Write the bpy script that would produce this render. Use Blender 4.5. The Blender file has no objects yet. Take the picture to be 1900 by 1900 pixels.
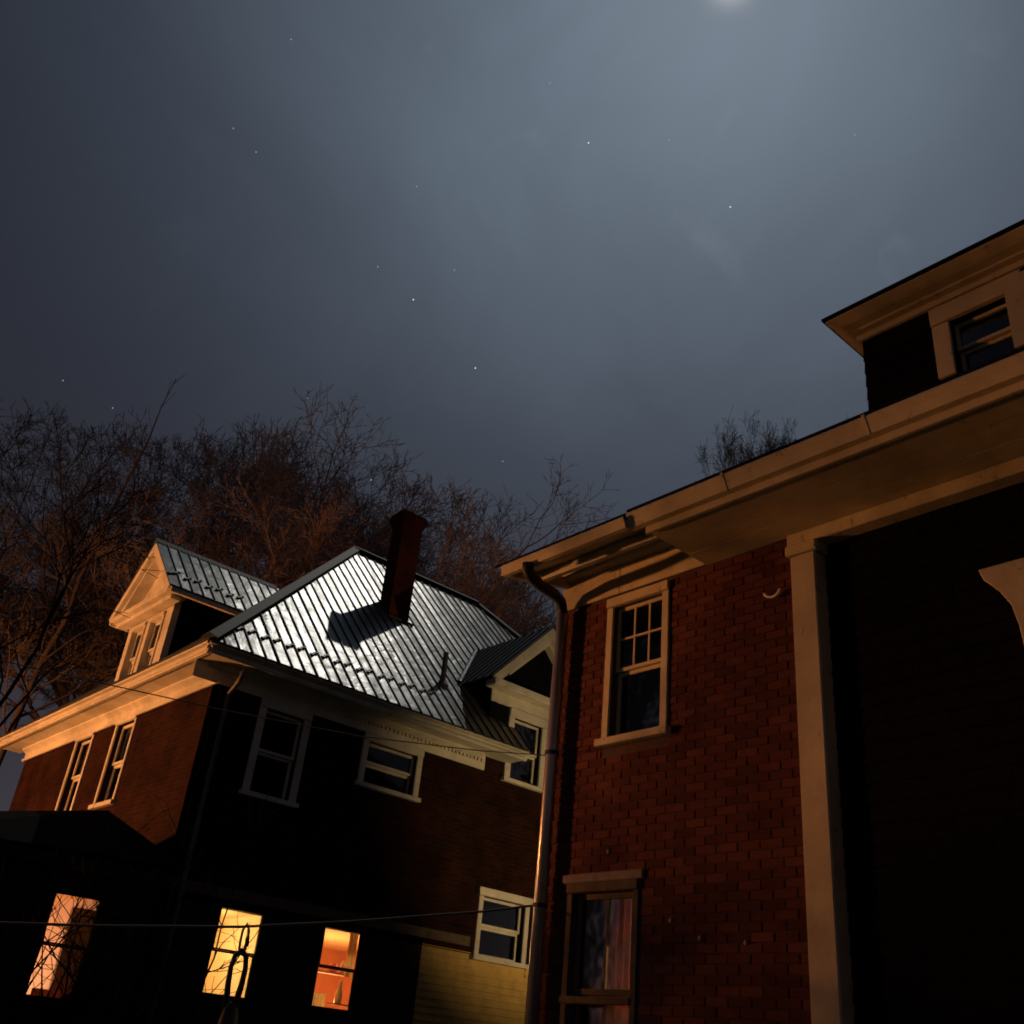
import bpy, bmesh, math, random
from mathutils import Vector, Matrix, Quaternion

SC = bpy.context.scene
COL = SC.collection

# ------------------------------------------------------------------ camera
cam_d = bpy.data.cameras.new('camera')
cam_d.sensor_width = 36.0
cam_d.lens = 35.30
cam_d.clip_start = 0.1
cam_d.clip_end = 6000
cam = bpy.data.objects.new('camera', cam_d)
COL.objects.link(cam)
CR = Vector((0.73701542, -0.66929657, 0.09407639))
CD = Vector((0.3883511, 0.30543841, -0.86941981))
CF = Vector((0.55316515, 0.67731048, 0.48503488))
m = Matrix.Identity(4)
for i in range(3):
    m[i][0] = CR[i]; m[i][1] = -CD[i]; m[i][2] = -CF[i]
m[2][3] = 1.6
cam.matrix_world = m
SC.camera = cam

# ------------------------------------------------------------------ sky, moon, exposure
MOON_AZ, MOON_EL = math.radians(54.0), math.radians(57.0)      # azimuth from +Y towards +X
MOON = Vector((math.sin(MOON_AZ) * math.cos(MOON_EL), math.cos(MOON_AZ) * math.cos(MOON_EL), math.sin(MOON_EL)))
W = bpy.data.worlds.new('World')
SC.world = W
W.use_nodes = True
nt = W.node_tree
nt.nodes.clear()
N = nt.nodes.new
L = nt.links.new

def wmath(op, a, b=None):
    n = N('ShaderNodeMath'); n.operation = op
    for k, v in enumerate((a, b)):
        if v is None: continue
        if isinstance(v, (int, float)): n.inputs[k].default_value = v
        else: L(v, n.inputs[k])
    return n.outputs[0]

def wscale(col, fac):
    n = N('ShaderNodeVectorMath'); n.operation = 'SCALE'
    if isinstance(col, tuple): n.inputs[0].default_value = col
    else: L(col, n.inputs[0])
    if isinstance(fac, (int, float)): n.inputs['Scale'].default_value = fac
    else: L(fac, n.inputs['Scale'])
    return n.outputs[0]

def wadd(a, b):
    n = N('ShaderNodeVectorMath'); n.operation = 'ADD'
    L(a, n.inputs[0]); L(b, n.inputs[1])
    return n.outputs[0]

tc = N('ShaderNodeTexCoord')
sky = N('ShaderNodeTexSky'); sky.sky_type = 'NISHITA'
sky.sun_disc = False
sky.sun_elevation = MOON_EL
sky.sun_rotation = MOON_AZ
dot = N('ShaderNodeVectorMath'); dot.operation = 'DOT_PRODUCT'
L(tc.outputs['Generated'], dot.inputs[0]); dot.inputs[1].default_value = MOON
d = wmath('MAXIMUM', dot.outputs['Value'], 0.0)
halo_wide = wmath('POWER', d, 10.5)
halo_mid = wmath('POWER', d, 90.0)
halo_near = wmath('POWER', d, 7000.0)
disc = wmath('GREATER_THAN', dot.outputs['Value'], math.cos(math.radians(0.27)))
sep = N('ShaderNodeSeparateXYZ'); L(tc.outputs['Generated'], sep.inputs[0])
low = wmath('POWER', wmath('SUBTRACT', 1.0, wmath('MAXIMUM', sep.outputs[2], 0.0)), 3.0)
noise = N('ShaderNodeTexNoise'); noise.inputs['Scale'].default_value = 2.3
noise.inputs['Detail'].default_value = 5; noise.inputs['Roughness'].default_value = 0.55
noise.inputs['Distortion'].default_value = 0.7
L(tc.outputs['Generated'], noise.inputs['Vector'])
veil = wmath('ADD', wmath('MULTIPLY', noise.outputs['Fac'], 1.1), 0.45)
c = wscale(sky.outputs[0], 0.0018)
c = wadd(c, wscale((0.0090, 0.0098, 0.0165), 1.0))
c = wadd(c, wscale((0.114, 0.149, 0.190), wmath('MULTIPLY', halo_wide, veil)))
c = wadd(c, wscale((0.030, 0.036, 0.038), halo_mid))
c = wadd(c, wscale((0.34, 0.30, 0.27), halo_near))
c = wadd(c, wscale((3.0, 2.9, 2.7), disc))
c = wadd(c, wscale((0.050, 0.036, 0.034), wmath('MULTIPLY', low, veil)))
n2 = N('ShaderNodeTexNoise'); n2.inputs['Scale'].default_value = 11.0; n2.inputs['Detail'].default_value = 4
n2.inputs['Distortion'].default_value = 0.5
L(tc.outputs['Generated'], n2.inputs['Vector'])
wisp = wmath('MULTIPLY', wmath('MAXIMUM', wmath('SUBTRACT', n2.outputs['Fac'], 0.62), 0.0), wmath('MULTIPLY', halo_wide, 1.0))
c = wadd(c, wscale((0.16, 0.17, 0.18), wisp))
bg = N('ShaderNodeBackground'); bg.inputs['Strength'].default_value = 1.0
L(c, bg.inputs['Color'])
wo = N('ShaderNodeOutputWorld'); L(bg.outputs[0], wo.inputs['Surface'])

sun_d = bpy.data.lights.new('moonlight', 'SUN')
sun_d.energy = 0.50
sun_d.angle = math.radians(0.5)
sun_d.color = (1.0, 0.95, 0.84)
sun = bpy.data.objects.new('moonlight', sun_d)
sun.rotation_euler = MOON.to_track_quat('Z', 'Y').to_euler()
sun.location = MOON * 200
COL.objects.link(sun)

SC.view_settings.view_transform = 'Standard'
SC.view_settings.look = 'None'
SC.view_settings.exposure = 0.0
SC.view_settings.gamma = 1.0
SC.view_settings.use_curve_mapping = False
SC.cycles.filter_width = 1.8
SC.cycles.max_bounces = 6
SC.cycles.transparent_max_bounces = 12
SC.cycles.sample_clamp_indirect = 4.0

# ------------------------------------------------------------------ materials
MAT = {}

def material(name, color, rough=0.6, metallic=0.0, vary=0.25, scale=8.0, bump=0.0, bump_scale=40.0, stretch=None,
             spec=0.4, emission=None, estr=0.0, rough_vary=0.0, warm=None):
    mt = bpy.data.materials.new(name); mt.use_nodes = True
    t = mt.node_tree; b = t.nodes['Principled BSDF']
    b.inputs['Roughness'].default_value = rough
    b.inputs['Metallic'].default_value = metallic
    b.inputs['Specular IOR Level'].default_value = spec
    co = t.nodes.new('ShaderNodeTexCoord'); mp = t.nodes.new('ShaderNodeMapping')
    t.links.new(co.outputs['Object'], mp.inputs['Vector'])
    if stretch: mp.inputs['Scale'].default_value = stretch
    nz = t.nodes.new('ShaderNodeTexNoise'); nz.inputs['Scale'].default_value = scale
    nz.inputs['Detail'].default_value = 6; nz.inputs['Roughness'].default_value = 0.65
    t.links.new(mp.outputs[0], nz.inputs['Vector'])
    rp = t.nodes.new('ShaderNodeValToRGB')
    c0 = [max(0, x * (1 - vary)) for x in color]; c1 = [min(1, x * (1 + vary)) for x in (warm or color)]
    rp.color_ramp.elements[0].position = 0.3; rp.color_ramp.elements[1].position = 0.72
    rp.color_ramp.elements[0].color = (*c0, 1); rp.color_ramp.elements[1].color = (*c1, 1)
    t.links.new(nz.outputs['Fac'], rp.inputs[0]); t.links.new(rp.outputs[0], b.inputs['Base Color'])
    if rough_vary:
        mr = t.nodes.new('ShaderNodeMapRange')
        mr.inputs['From Min'].default_value = 0.3; mr.inputs['From Max'].default_value = 0.7
        mr.inputs['To Min'].default_value = rough - rough_vary; mr.inputs['To Max'].default_value = rough + rough_vary
        t.links.new(nz.outputs['Fac'], mr.inputs['Value']); t.links.new(mr.outputs[0], b.inputs['Roughness'])
    if bump:
        n2 = t.nodes.new('ShaderNodeTexNoise'); n2.inputs['Scale'].default_value = bump_scale
        n2.inputs['Detail'].default_value = 4
        t.links.new(mp.outputs[0], n2.inputs['Vector'])
        bp = t.nodes.new('ShaderNodeBump'); bp.inputs['Strength'].default_value = bump
        bp.inputs['Distance'].default_value = 0.02
        t.links.new(n2.outputs['Fac'], bp.inputs['Height']); t.links.new(bp.outputs[0], b.inputs['Normal'])
    if emission:
        b.inputs['Emission Color'].default_value = (*emission, 1); b.inputs['Emission Strength'].default_value = estr
    MAT[name] = mt
    return mt

def brick_material(name, axis, c1, c2, mortar):
    mt = bpy.data.materials.new(name); mt.use_nodes = True
    t = mt.node_tree; b = t.nodes['Principled BSDF']; b.inputs['Roughness'].default_value = 0.85
    b.inputs['Specular IOR Level'].default_value = 0.06
    g = t.nodes.new('ShaderNodeNewGeometry'); s = t.nodes.new('ShaderNodeSeparateXYZ'); cb = t.nodes.new('ShaderNodeCombineXYZ')
    t.links.new(g.outputs['Position'], s.inputs[0])
    t.links.new(s.outputs[axis], cb.inputs[0]); t.links.new(s.outputs[2], cb.inputs[1])
    bt = t.nodes.new('ShaderNodeTexBrick')
    bt.inputs['Scale'].default_value = 1.0; bt.inputs['Brick Width'].default_value = 0.215
    bt.inputs['Row Height'].default_value = 0.075; bt.inputs['Mortar Size'].default_value = 0.006
    bt.inputs['Color1'].default_value = (*c1, 1); bt.inputs['Color2'].default_value = (*c2, 1)
    bt.inputs['Mortar'].default_value = (*mortar, 1)
    t.links.new(cb.outputs[0], bt.inputs['Vector'])
    nz = t.nodes.new('ShaderNodeTexNoise'); nz.inputs['Scale'].default_value = 1.7; nz.inputs['Detail'].default_value = 7
    t.links.new(g.outputs['Position'], nz.inputs['Vector'])
    mr = t.nodes.new('ShaderNodeMapRange'); mr.inputs['From Min'].default_value = .3; mr.inputs['From Max'].default_value = .7
    mr.inputs['To Min'].default_value = 0.55; mr.inputs['To Max'].default_value = 1.35
    t.links.new(nz.outputs['Fac'], mr.inputs['Value'])
    vm = t.nodes.new('ShaderNodeVectorMath'); vm.operation = 'SCALE'
    t.links.new(bt.outputs['Color'], vm.inputs[0]); t.links.new(mr.outputs[0], vm.inputs['Scale'])
    t.links.new(vm.outputs[0], b.inputs['Base Color'])
    bp = t.nodes.new('ShaderNodeBump'); bp.inputs['Strength'].default_value = 0.7; bp.inputs['Distance'].default_value = 0.01
    bp.invert = True
    t.links.new(bt.outputs['Fac'], bp.inputs['Height']); t.links.new(bp.outputs[0], b.inputs['Normal'])
    MAT[name] = mt

material('belt_brown', (0.13, 0.10, 0.07), rough=0.8, spec=0.1, vary=0.3)
def paint_material(name, color, worn, rough):
    """old white paint: soiled streaks, bare patches, brush relief"""
    mt = material(name, color, rough=rough, vary=0.16, scale=2.6, spec=0.3)
    t = mt.node_tree; b = t.nodes['Principled BSDF']; src = b.inputs['Base Color'].links[0].from_socket
    g = t.nodes.new('ShaderNodeNewGeometry')
    def nz(scale, detail, st=(1, 1, 1), ro=.6):
        mp = t.nodes.new('ShaderNodeMapping'); mp.inputs['Scale'].default_value = st; t.links.new(g.outputs['Position'], mp.inputs['Vector'])
        n = t.nodes.new('ShaderNodeTexNoise'); n.inputs['Scale'].default_value = scale; n.inputs['Detail'].default_value = detail
        n.inputs['Roughness'].default_value = ro; t.links.new(mp.outputs[0], n.inputs['Vector']); return n.outputs['Fac']
    def ramp(f, a, c_):
        m_ = t.nodes.new('ShaderNodeMapRange'); m_.inputs['From Min'].default_value = a; m_.inputs['From Max'].default_value = c_
        t.links.new(f, m_.inputs['Value']); return m_.outputs[0]
    def mix(fac, a, col, amt):
        mm = t.nodes.new('ShaderNodeMath'); mm.operation = 'MULTIPLY'; mm.inputs[1].default_value = amt; t.links.new(fac, mm.inputs[0])
        x = t.nodes.new('ShaderNodeMix'); x.data_type = 'RGBA'; t.links.new(mm.outputs[0], x.inputs['Factor'])
        t.links.new(a, x.inputs[6]); x.inputs[7].default_value = (*col, 1); return x.outputs[2]
    c_ = mix(ramp(nz(1.1, 6, (1, 1, .5)), .45, .75), src, tuple(v * .45 for v in color), .75)
    c_ = mix(ramp(nz(9.0, 8, (1, 1, .6), .75), .60, .66), c_, worn, .8)
    t.links.new(c_, b.inputs['Base Color'])
    bp = t.nodes.new('ShaderNodeBump'); bp.inputs['Strength'].default_value = .25; bp.inputs['Distance'].default_value = .01
    t.links.new(nz(22, 5), bp.inputs['Height']); t.links.new(bp.outputs[0], b.inputs['Normal'])
paint_material('trim', (0.60, 0.57, 0.50), (0.22, 0.17, 0.13), 0.6)
paint_material('trim_b', (0.52, 0.45, 0.32), (0.20, 0.15, 0.10), 0.6)
def roof_metal_material():
    mt = material('roof_metal', (0.055, 0.055, 0.050), rough=0.34, spec=0.48, vary=0.2, scale=2.2, stretch=(2.4, 1.0, 1.0), rough_vary=0.06)
    t = mt.node_tree; b = t.nodes['Principled BSDF']
    co = t.nodes.new('ShaderNodeTexCoord')
    def nz(scale, st, dist):
        mp = t.nodes.new('ShaderNodeMapping'); mp.inputs['Scale'].default_value = st
        t.links.new(co.outputs['Object'], mp.inputs['Vector'])
        n = t.nodes.new('ShaderNodeTexNoise'); n.inputs['Scale'].default_value = scale; n.inputs['Detail'].default_value = 3
        n.inputs['Distortion'].default_value = dist
        t.links.new(mp.outputs[0], n.inputs['Vector']); return n.outputs['Fac']
    a = nz(1.9, (1, 1.5, 1.5), 1.0); c2_ = nz(7.0, (3.5, .25, .25), .2)
    m1 = t.nodes.new('ShaderNodeMath'); m1.operation = 'MULTIPLY_ADD'; m1.inputs[1].default_value = .10
    t.links.new(c2_, m1.inputs[0]); t.links.new(a, m1.inputs[2])
    bp = t.nodes.new('ShaderNodeBump'); bp.inputs['Strength'].default_value = 0.36; bp.inputs['Distance'].default_value = 0.045
    t.links.new(m1.outputs[0], bp.inputs['Height']); t.links.new(bp.outputs[0], b.inputs['Normal'])
roof_metal_material()
material('rib_metal', (0.03, 0.03, 0.028), rough=0.55, metallic=0.0, vary=0.15, scale=3)
material('cap_metal', (0.05, 0.055, 0.048), rough=0.65, spec=0.2, metallic=0.0, vary=0.2, scale=4)
material('dark_metal', (0.02, 0.02, 0.02), rough=0.5, vary=0.3)
material('gutter_dark', (0.035, 0.03, 0.027), rough=0.5, vary=0.2)
material('shingle', (0.010, 0.010, 0.010), rough=0.95, spec=0.05, vary=0.45, scale=30, bump=0.6, bump_scale=60)
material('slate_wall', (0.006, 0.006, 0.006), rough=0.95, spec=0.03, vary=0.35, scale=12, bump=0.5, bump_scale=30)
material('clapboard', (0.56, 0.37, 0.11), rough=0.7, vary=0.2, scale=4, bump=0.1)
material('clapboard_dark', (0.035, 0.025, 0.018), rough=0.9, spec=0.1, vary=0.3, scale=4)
material('mortar', (0.070, 0.040, 0.032), rough=0.95, vary=0.3, scale=15, bump=0.5)
material('downspout', (0.42, 0.37, 0.35), rough=0.28, metallic=0.55, vary=0.12, scale=2.5)
material('downspout_black', (0.02, 0.018, 0.017), rough=0.6, vary=0.2)
material('chimney_cap', (0.16, 0.055, 0.035), rough=0.9, vary=0.3)
material('bark', (0.21, 0.15, 0.14), rough=0.9, vary=0.3, scale=6, bump=0.4)
material('bark_dark', (0.07, 0.05, 0.042), rough=0.9, vary=0.3, scale=6)
material('needle', (0.06, 0.055, 0.03), rough=0.9, vary=0.3)
material('twig_black', (0.008, 0.006, 0.005), rough=0.95, spec=0.05, vary=0.2)
material('lintel_stone', (0.24, 0.19, 0.18), rough=0.9, vary=0.3)
material('pipe_grey', (0.15, 0.14, 0.12), rough=0.6, vary=0.2)
material('cord', (0.07, 0.055, 0.045), rough=0.8, vary=0.3, scale=30)
material('room_cream', (0.80, 0.60, 0.30), rough=0.8, vary=0.05)
material('room_orange', (0.80, 0.45, 0.20), rough=0.8, vary=0.05)
material('room_red', (0.55, 0.19, 0.085), rough=0.8, vary=0.12, scale=2)
material('room_mauve', (0.62, 0.42, 0.34), rough=0.8, vary=0.1)
material('room_dark', (0.05, 0.04, 0.035), rough=0.9, vary=0.1)
material('curtain', (0.80, 0.70, 0.50), rough=0.8, vary=0.08)
material('curtain_brown', (0.36, 0.20, 0.10), rough=0.8, vary=0.2, scale=3)
material('pink', (0.80, 0.30, 0.28), rough=0.5, vary=0.05)
material('ivory', (0.85, 0.78, 0.60), rough=0.4, vary=0.05)
material('orange_cloth', (0.85, 0.25, 0.10), rough=0.7, vary=0.1)
material('ground', (0.05, 0.055, 0.03), rough=1.0, vary=0.4, scale=0.8, bump=0.4, bump_scale=6)
material('concrete', (0.25, 0.24, 0.22), rough=0.9, vary=0.2)
material('lamp_post', (0.05, 0.05, 0.05), rough=0.5)
material('sodium_lens', (1.0, 0.6, 0.25), emission=(1.0, 0.45, 0.14), estr=12)
material('bulb_glow', (1.0, 0.8, 0.5), emission=(1.0, 0.72, 0.36), estr=10)
material('star_glow', (1, 1, 1), emission=(0.9, 0.95, 1.0), estr=1.0)
material('star_dim', (1, 1, 1), emission=(0.8, 0.86, 0.95), estr=0.30)
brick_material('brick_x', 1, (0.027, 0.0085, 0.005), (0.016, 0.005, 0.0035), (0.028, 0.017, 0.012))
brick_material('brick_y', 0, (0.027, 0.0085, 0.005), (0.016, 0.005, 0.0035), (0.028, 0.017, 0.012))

def brick_piece_material():
    mt = bpy.data.materials.new('brick_piece'); mt.use_nodes = True
    t = mt.node_tree; b = t.nodes['Principled BSDF']; b.inputs['Roughness'].default_value = 0.85
    b.inputs['Specular IOR Level'].default_value = 0.08
    at = t.nodes.new('ShaderNodeAttribute'); at.attribute_name = 'tint'
    g = t.nodes.new('ShaderNodeNewGeometry')
    nz = t.nodes.new('ShaderNodeTexNoise'); nz.inputs['Scale'].default_value = 2.2; nz.inputs['Detail'].default_value = 9
    nz.inputs['Roughness'].default_value = 0.78
    t.links.new(g.outputs['Position'], nz.inputs['Vector'])
    ad = t.nodes.new('ShaderNodeMath'); ad.operation = 'MULTIPLY_ADD'; ad.inputs[1].default_value = 0.40
    t.links.new(at.outputs['Fac'], ad.inputs[0]); t.links.new(nz.outputs['Fac'], ad.inputs[2])
    rp = t.nodes.new('ShaderNodeValToRGB')
    e = rp.color_ramp.elements
    e[0].position = 0.30; e[0].color = (0.046, 0.017, 0.015, 1)
    e[1].position = 1.0; e[1].color = (0.135, 0.047, 0.036, 1)
    k = e.new(0.65); k.color = (0.090, 0.028, 0.023, 1)
    t.links.new(ad.outputs[0], rp.inputs[0]); t.links.new(rp.outputs[0], b.inputs['Base Color'])
    n2 = t.nodes.new('ShaderNodeTexNoise'); n2.inputs['Scale'].default_value = 60
    t.links.new(g.outputs['Position'], n2.inputs['Vector'])
    bp = t.nodes.new('ShaderNodeBump'); bp.inputs['Strength'].default_value = 0.5; bp.inputs['Distance'].default_value = 0.004
    t.links.new(n2.outputs['Fac'], bp.inputs['Height']); t.links.new(bp.outputs[0], b.inputs['Normal'])
    MAT['brick_piece'] = mt
brick_piece_material()
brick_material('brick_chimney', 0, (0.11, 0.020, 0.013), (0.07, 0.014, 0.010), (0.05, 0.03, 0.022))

def glass_material(name, tint, gloss):
    mt = bpy.data.materials.new(name); mt.use_nodes = True
    t = mt.node_tree; t.nodes.clear()
    o = t.nodes.new('ShaderNodeOutputMaterial'); mx = t.nodes.new('ShaderNodeMixShader')
    tr = t.nodes.new('ShaderNodeBsdfTransparent'); gl = t.nodes.new('ShaderNodeBsdfGlossy')
    fr = t.nodes.new('ShaderNodeFresnel'); fr.inputs[0].default_value = gloss
    tr.inputs[0].default_value = (*tint, 1); gl.inputs['Roughness'].default_value = 0.06
    g = t.nodes.new('ShaderNodeNewGeometry')
    nz = t.nodes.new('ShaderNodeTexNoise'); nz.inputs['Scale'].default_value = 3.0
    t.links.new(g.outputs['Position'], nz.inputs['Vector'])
    bp = t.nodes.new('ShaderNodeBump'); bp.inputs['Strength'].default_value = 0.06; bp.inputs['Distance'].default_value = 0.05
    t.links.new(nz.outputs['Fac'], bp.inputs['Height']); t.links.new(bp.outputs[0], gl.inputs['Normal'])
    t.links.new(fr.outputs[0], mx.inputs[0]); t.links.new(tr.outputs[0], mx.inputs[1]); t.links.new(gl.outputs[0], mx.inputs[2])
    t.links.new(mx.outputs[0], o.inputs[0])
    MAT[name] = mt
def thin_cloth(name):
    t = MAT[name].node_tree; b = t.nodes['Principled BSDF']; o = [n for n in t.nodes if n.type == 'OUTPUT_MATERIAL'][0]
    tr = t.nodes.new('ShaderNodeBsdfTranslucent'); mx = t.nodes.new('ShaderNodeMixShader'); mx.inputs[0].default_value = .5
    t.links.new(b.inputs['Base Color'].links[0].from_socket, tr.inputs[0])
    t.links.new(b.outputs[0], mx.inputs[1]); t.links.new(tr.outputs[0], mx.inputs[2]); t.links.new(mx.outputs[0], o.inputs[0])
material('drape_brown', (0.45, 0.22, 0.10), rough=0.9, vary=0.3, scale=5)
thin_cloth('curtain'); thin_cloth('drape_brown')
glass_material('glass', (0.92, 0.93, 0.90), 1.45)

# ------------------------------------------------------------------ mesh helpers
def root_loc(o):
    v = Vector((0, 0, 0))
    while o:
        v += o.location; o = o.parent
    return v

def tag(o, label=None, category=None, group=None, kind=None):
    if label: o['label'] = label
    if category: o['category'] = category
    if group: o['group'] = group
    if kind: o['kind'] = kind
    return o

def empty(name, loc):
    o = bpy.data.objects.new(name, None); o.location = loc; o.empty_display_size = 0.3
    COL.objects.link(o)
    return o

class MB:
    def __init__(s): s.v = []; s.f = []; s.tint = []
    def add(s, vs, fs):
        b = len(s.v); s.v += [tuple(x) for x in vs]; s.f += [tuple(i + b for i in f) for f in fs]
        return s
    def box(s, x0, x1, y0, y1, z0, z1):
        if x0 > x1: x0, x1 = x1, x0
        if y0 > y1: y0, y1 = y1, y0
        if z0 > z1: z0, z1 = z1, z0
        return s.add([(x0, y0, z0), (x1, y0, z0), (x1, y1, z0), (x0, y1, z0), (x0, y0, z1), (x1, y0, z1), (x1, y1, z1), (x0, y1, z1)],
                     [(0, 3, 2, 1), (4, 5, 6, 7), (0, 1, 5, 4), (1, 2, 6, 5), (2, 3, 7, 6), (3, 0, 4, 7)])
    def obox(s, o, a, b, c):
        """box from corner o with edge vectors a, b, c"""
        o, a, b, c = map(Vector, (o, a, b, c))
        if a.cross(b).dot(c) < 0: a, b = b, a
        P = [o, o + a, o + a + b, o + b, o + c, o + a + c, o + a + b + c, o + b + c]
        return s.add(P, [(0, 3, 2, 1), (4, 5, 6, 7), (0, 1, 5, 4), (1, 2, 6, 5), (2, 3, 7, 6), (3, 0, 4, 7)])
    def prism(s, pts, ext):
        """closed polygon pts (3-D) extruded by vector ext"""
        ext = Vector(ext); pts = [Vector(p) for p in pts]; n = len(pts)
        nrm = Vector((0, 0, 0))
        for i in range(n): nrm += pts[i].cross(pts[(i + 1) % n])
        if nrm.dot(ext) > 0: pts = pts[::-1]
        q = [p + ext for p in pts]
        fs = [tuple(range(n)), tuple(range(2 * n - 1, n - 1, -1))]
        for i in range(n):
            j = (i + 1) % n; fs.append((i, i + n, j + n, j))
        return s.add(pts + q, fs)
    def tube(s, pts, rads, sides=6, cap=True):
        pts = [Vector(p) for p in pts]; n = len(pts)
        if isinstance(rads, (int, float)): rads = [rads] * n
        base = len(s.v); ref = None
        for i, p in enumerate(pts):
            d = (pts[min(i + 1, n - 1)] - pts[max(i - 1, 0)])
            if d.length < 1e-9: d = Vector((0, 0, 1))
            d.normalize()
            if ref is None: ref = d.orthogonal().normalized()
            ref = ref - d * ref.dot(d)
            if ref.length < 1e-6: ref = d.orthogonal()
            ref.normalize(); bi = d.cross(ref)
            for k in range(sides):
                a = 2 * math.pi * k / sides
                s.v.append(tuple(p + (ref * math.cos(a) + bi * math.sin(a)) * rads[i]))
        for i in range(n - 1):
            for k in range(sides):
                k2 = (k + 1) % sides
                s.f.append((base + i * sides + k, base + i * sides + k2, base + (i + 1) * sides + k2, base + (i + 1) * sides + k))
        if cap:
            s.f.append(tuple(base + k for k in range(sides))[::-1])
            s.f.append(tuple(base + (n - 1) * sides + k for k in range(sides)))
        return s
    def lathe(s, c, prof, sides=20):
        c = Vector(c); base = len(s.v); n = len(prof)
        for r, z in prof:
            for k in range(sides):
                a = 2 * math.pi * k / sides
                s.v.append((c.x + r * math.cos(a), c.y + r * math.sin(a), c.z + z))
        for i in range(n - 1):
            for k in range(sides):
                k2 = (k + 1) % sides
                s.f.append((base + i * sides + k, base + i * sides + k2, base + (i + 1) * sides + k2, base + (i + 1) * sides + k))
        s.f.append(tuple(base + k for k in range(sides))[::-1])
        s.f.append(tuple(base + (n - 1) * sides + k for k in range(sides)))
        return s
    def build(s, name, mat, parent=None, smooth=False, bevel=0.0):
        off = root_loc(parent) if parent else Vector((0, 0, 0))
        me = bpy.data.meshes.new(name)
        me.from_pydata([(x - off.x, y - off.y, z - off.z) for x, y, z in s.v], [], s.f)
        me.update()
        if smooth: me.polygons.foreach_set('use_smooth', [True] * len(me.polygons))
        me.materials.append(MAT[mat] if isinstance(mat, str) else mat)
        o = bpy.data.objects.new(name, me); COL.objects.link(o)
        if parent: o.parent = parent
        if bevel:
            md = o.modifiers.new('bevel', 'BEVEL'); md.width = bevel; md.segments = 1; md.limit_method = 'ANGLE'
        return o

def wall(p0, u, nrm, width, z0, z1, thick, holes):
    """wall sheet with real openings; p0 = foot corner of the outer face, u = run direction, nrm = outward normal"""
    p0, u, nrm = Vector(p0), Vector(u), Vector(nrm)
    us = sorted({0.0, width, *[h[0] for h in holes], *[h[1] for h in holes]})
    zs = sorted({z0, z1, *[h[2] for h in holes], *[h[3] for h in holes]})
    def solid(i, j):
        if i < 0 or j < 0 or i >= len(us) - 1 or j >= len(zs) - 1: return False
        a, b = (us[i] + us[i + 1]) / 2, (zs[j] + zs[j + 1]) / 2
        return not any(h[0] < a < h[1] and h[2] < b < h[3] for h in holes)
    mb = MB()
    def P(a, z, t): return p0 + u * a + Vector((0, 0, z - p0.z)) - nrm * t
    flip = u.cross(Vector((0, 0, 1))).dot(nrm) < 0
    def quad(q): mb.add(q, [(3, 2, 1, 0) if flip else (0, 1, 2, 3)])
    for i in range(len(us) - 1):
        for j in range(len(zs) - 1):
            if not solid(i, j): continue
            a0, a1, b0, b1 = us[i], us[i + 1], zs[j], zs[j + 1]
            quad([P(a0, b0, 0), P(a1, b0, 0), P(a1, b1, 0), P(a0, b1, 0)])
            quad([P(a1, b0, thick), P(a0, b0, thick), P(a0, b1, thick), P(a1, b1, thick)])
            if not solid(i - 1, j): quad([P(a0, b0, thick), P(a0, b0, 0), P(a0, b1, 0), P(a0, b1, thick)])
            if not solid(i + 1, j): quad([P(a1, b0, 0), P(a1, b0, thick), P(a1, b1, thick), P(a1, b1, 0)])
            if not solid(i, j - 1): quad([P(a0, b0, thick), P(a1, b0, thick), P(a1, b0, 0), P(a0, b0, 0)])
            if not solid(i, j + 1): quad([P(a0, b1, 0), P(a1, b1, 0), P(a1, b1, thick), P(a0, b1, thick)])
    return mb

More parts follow.
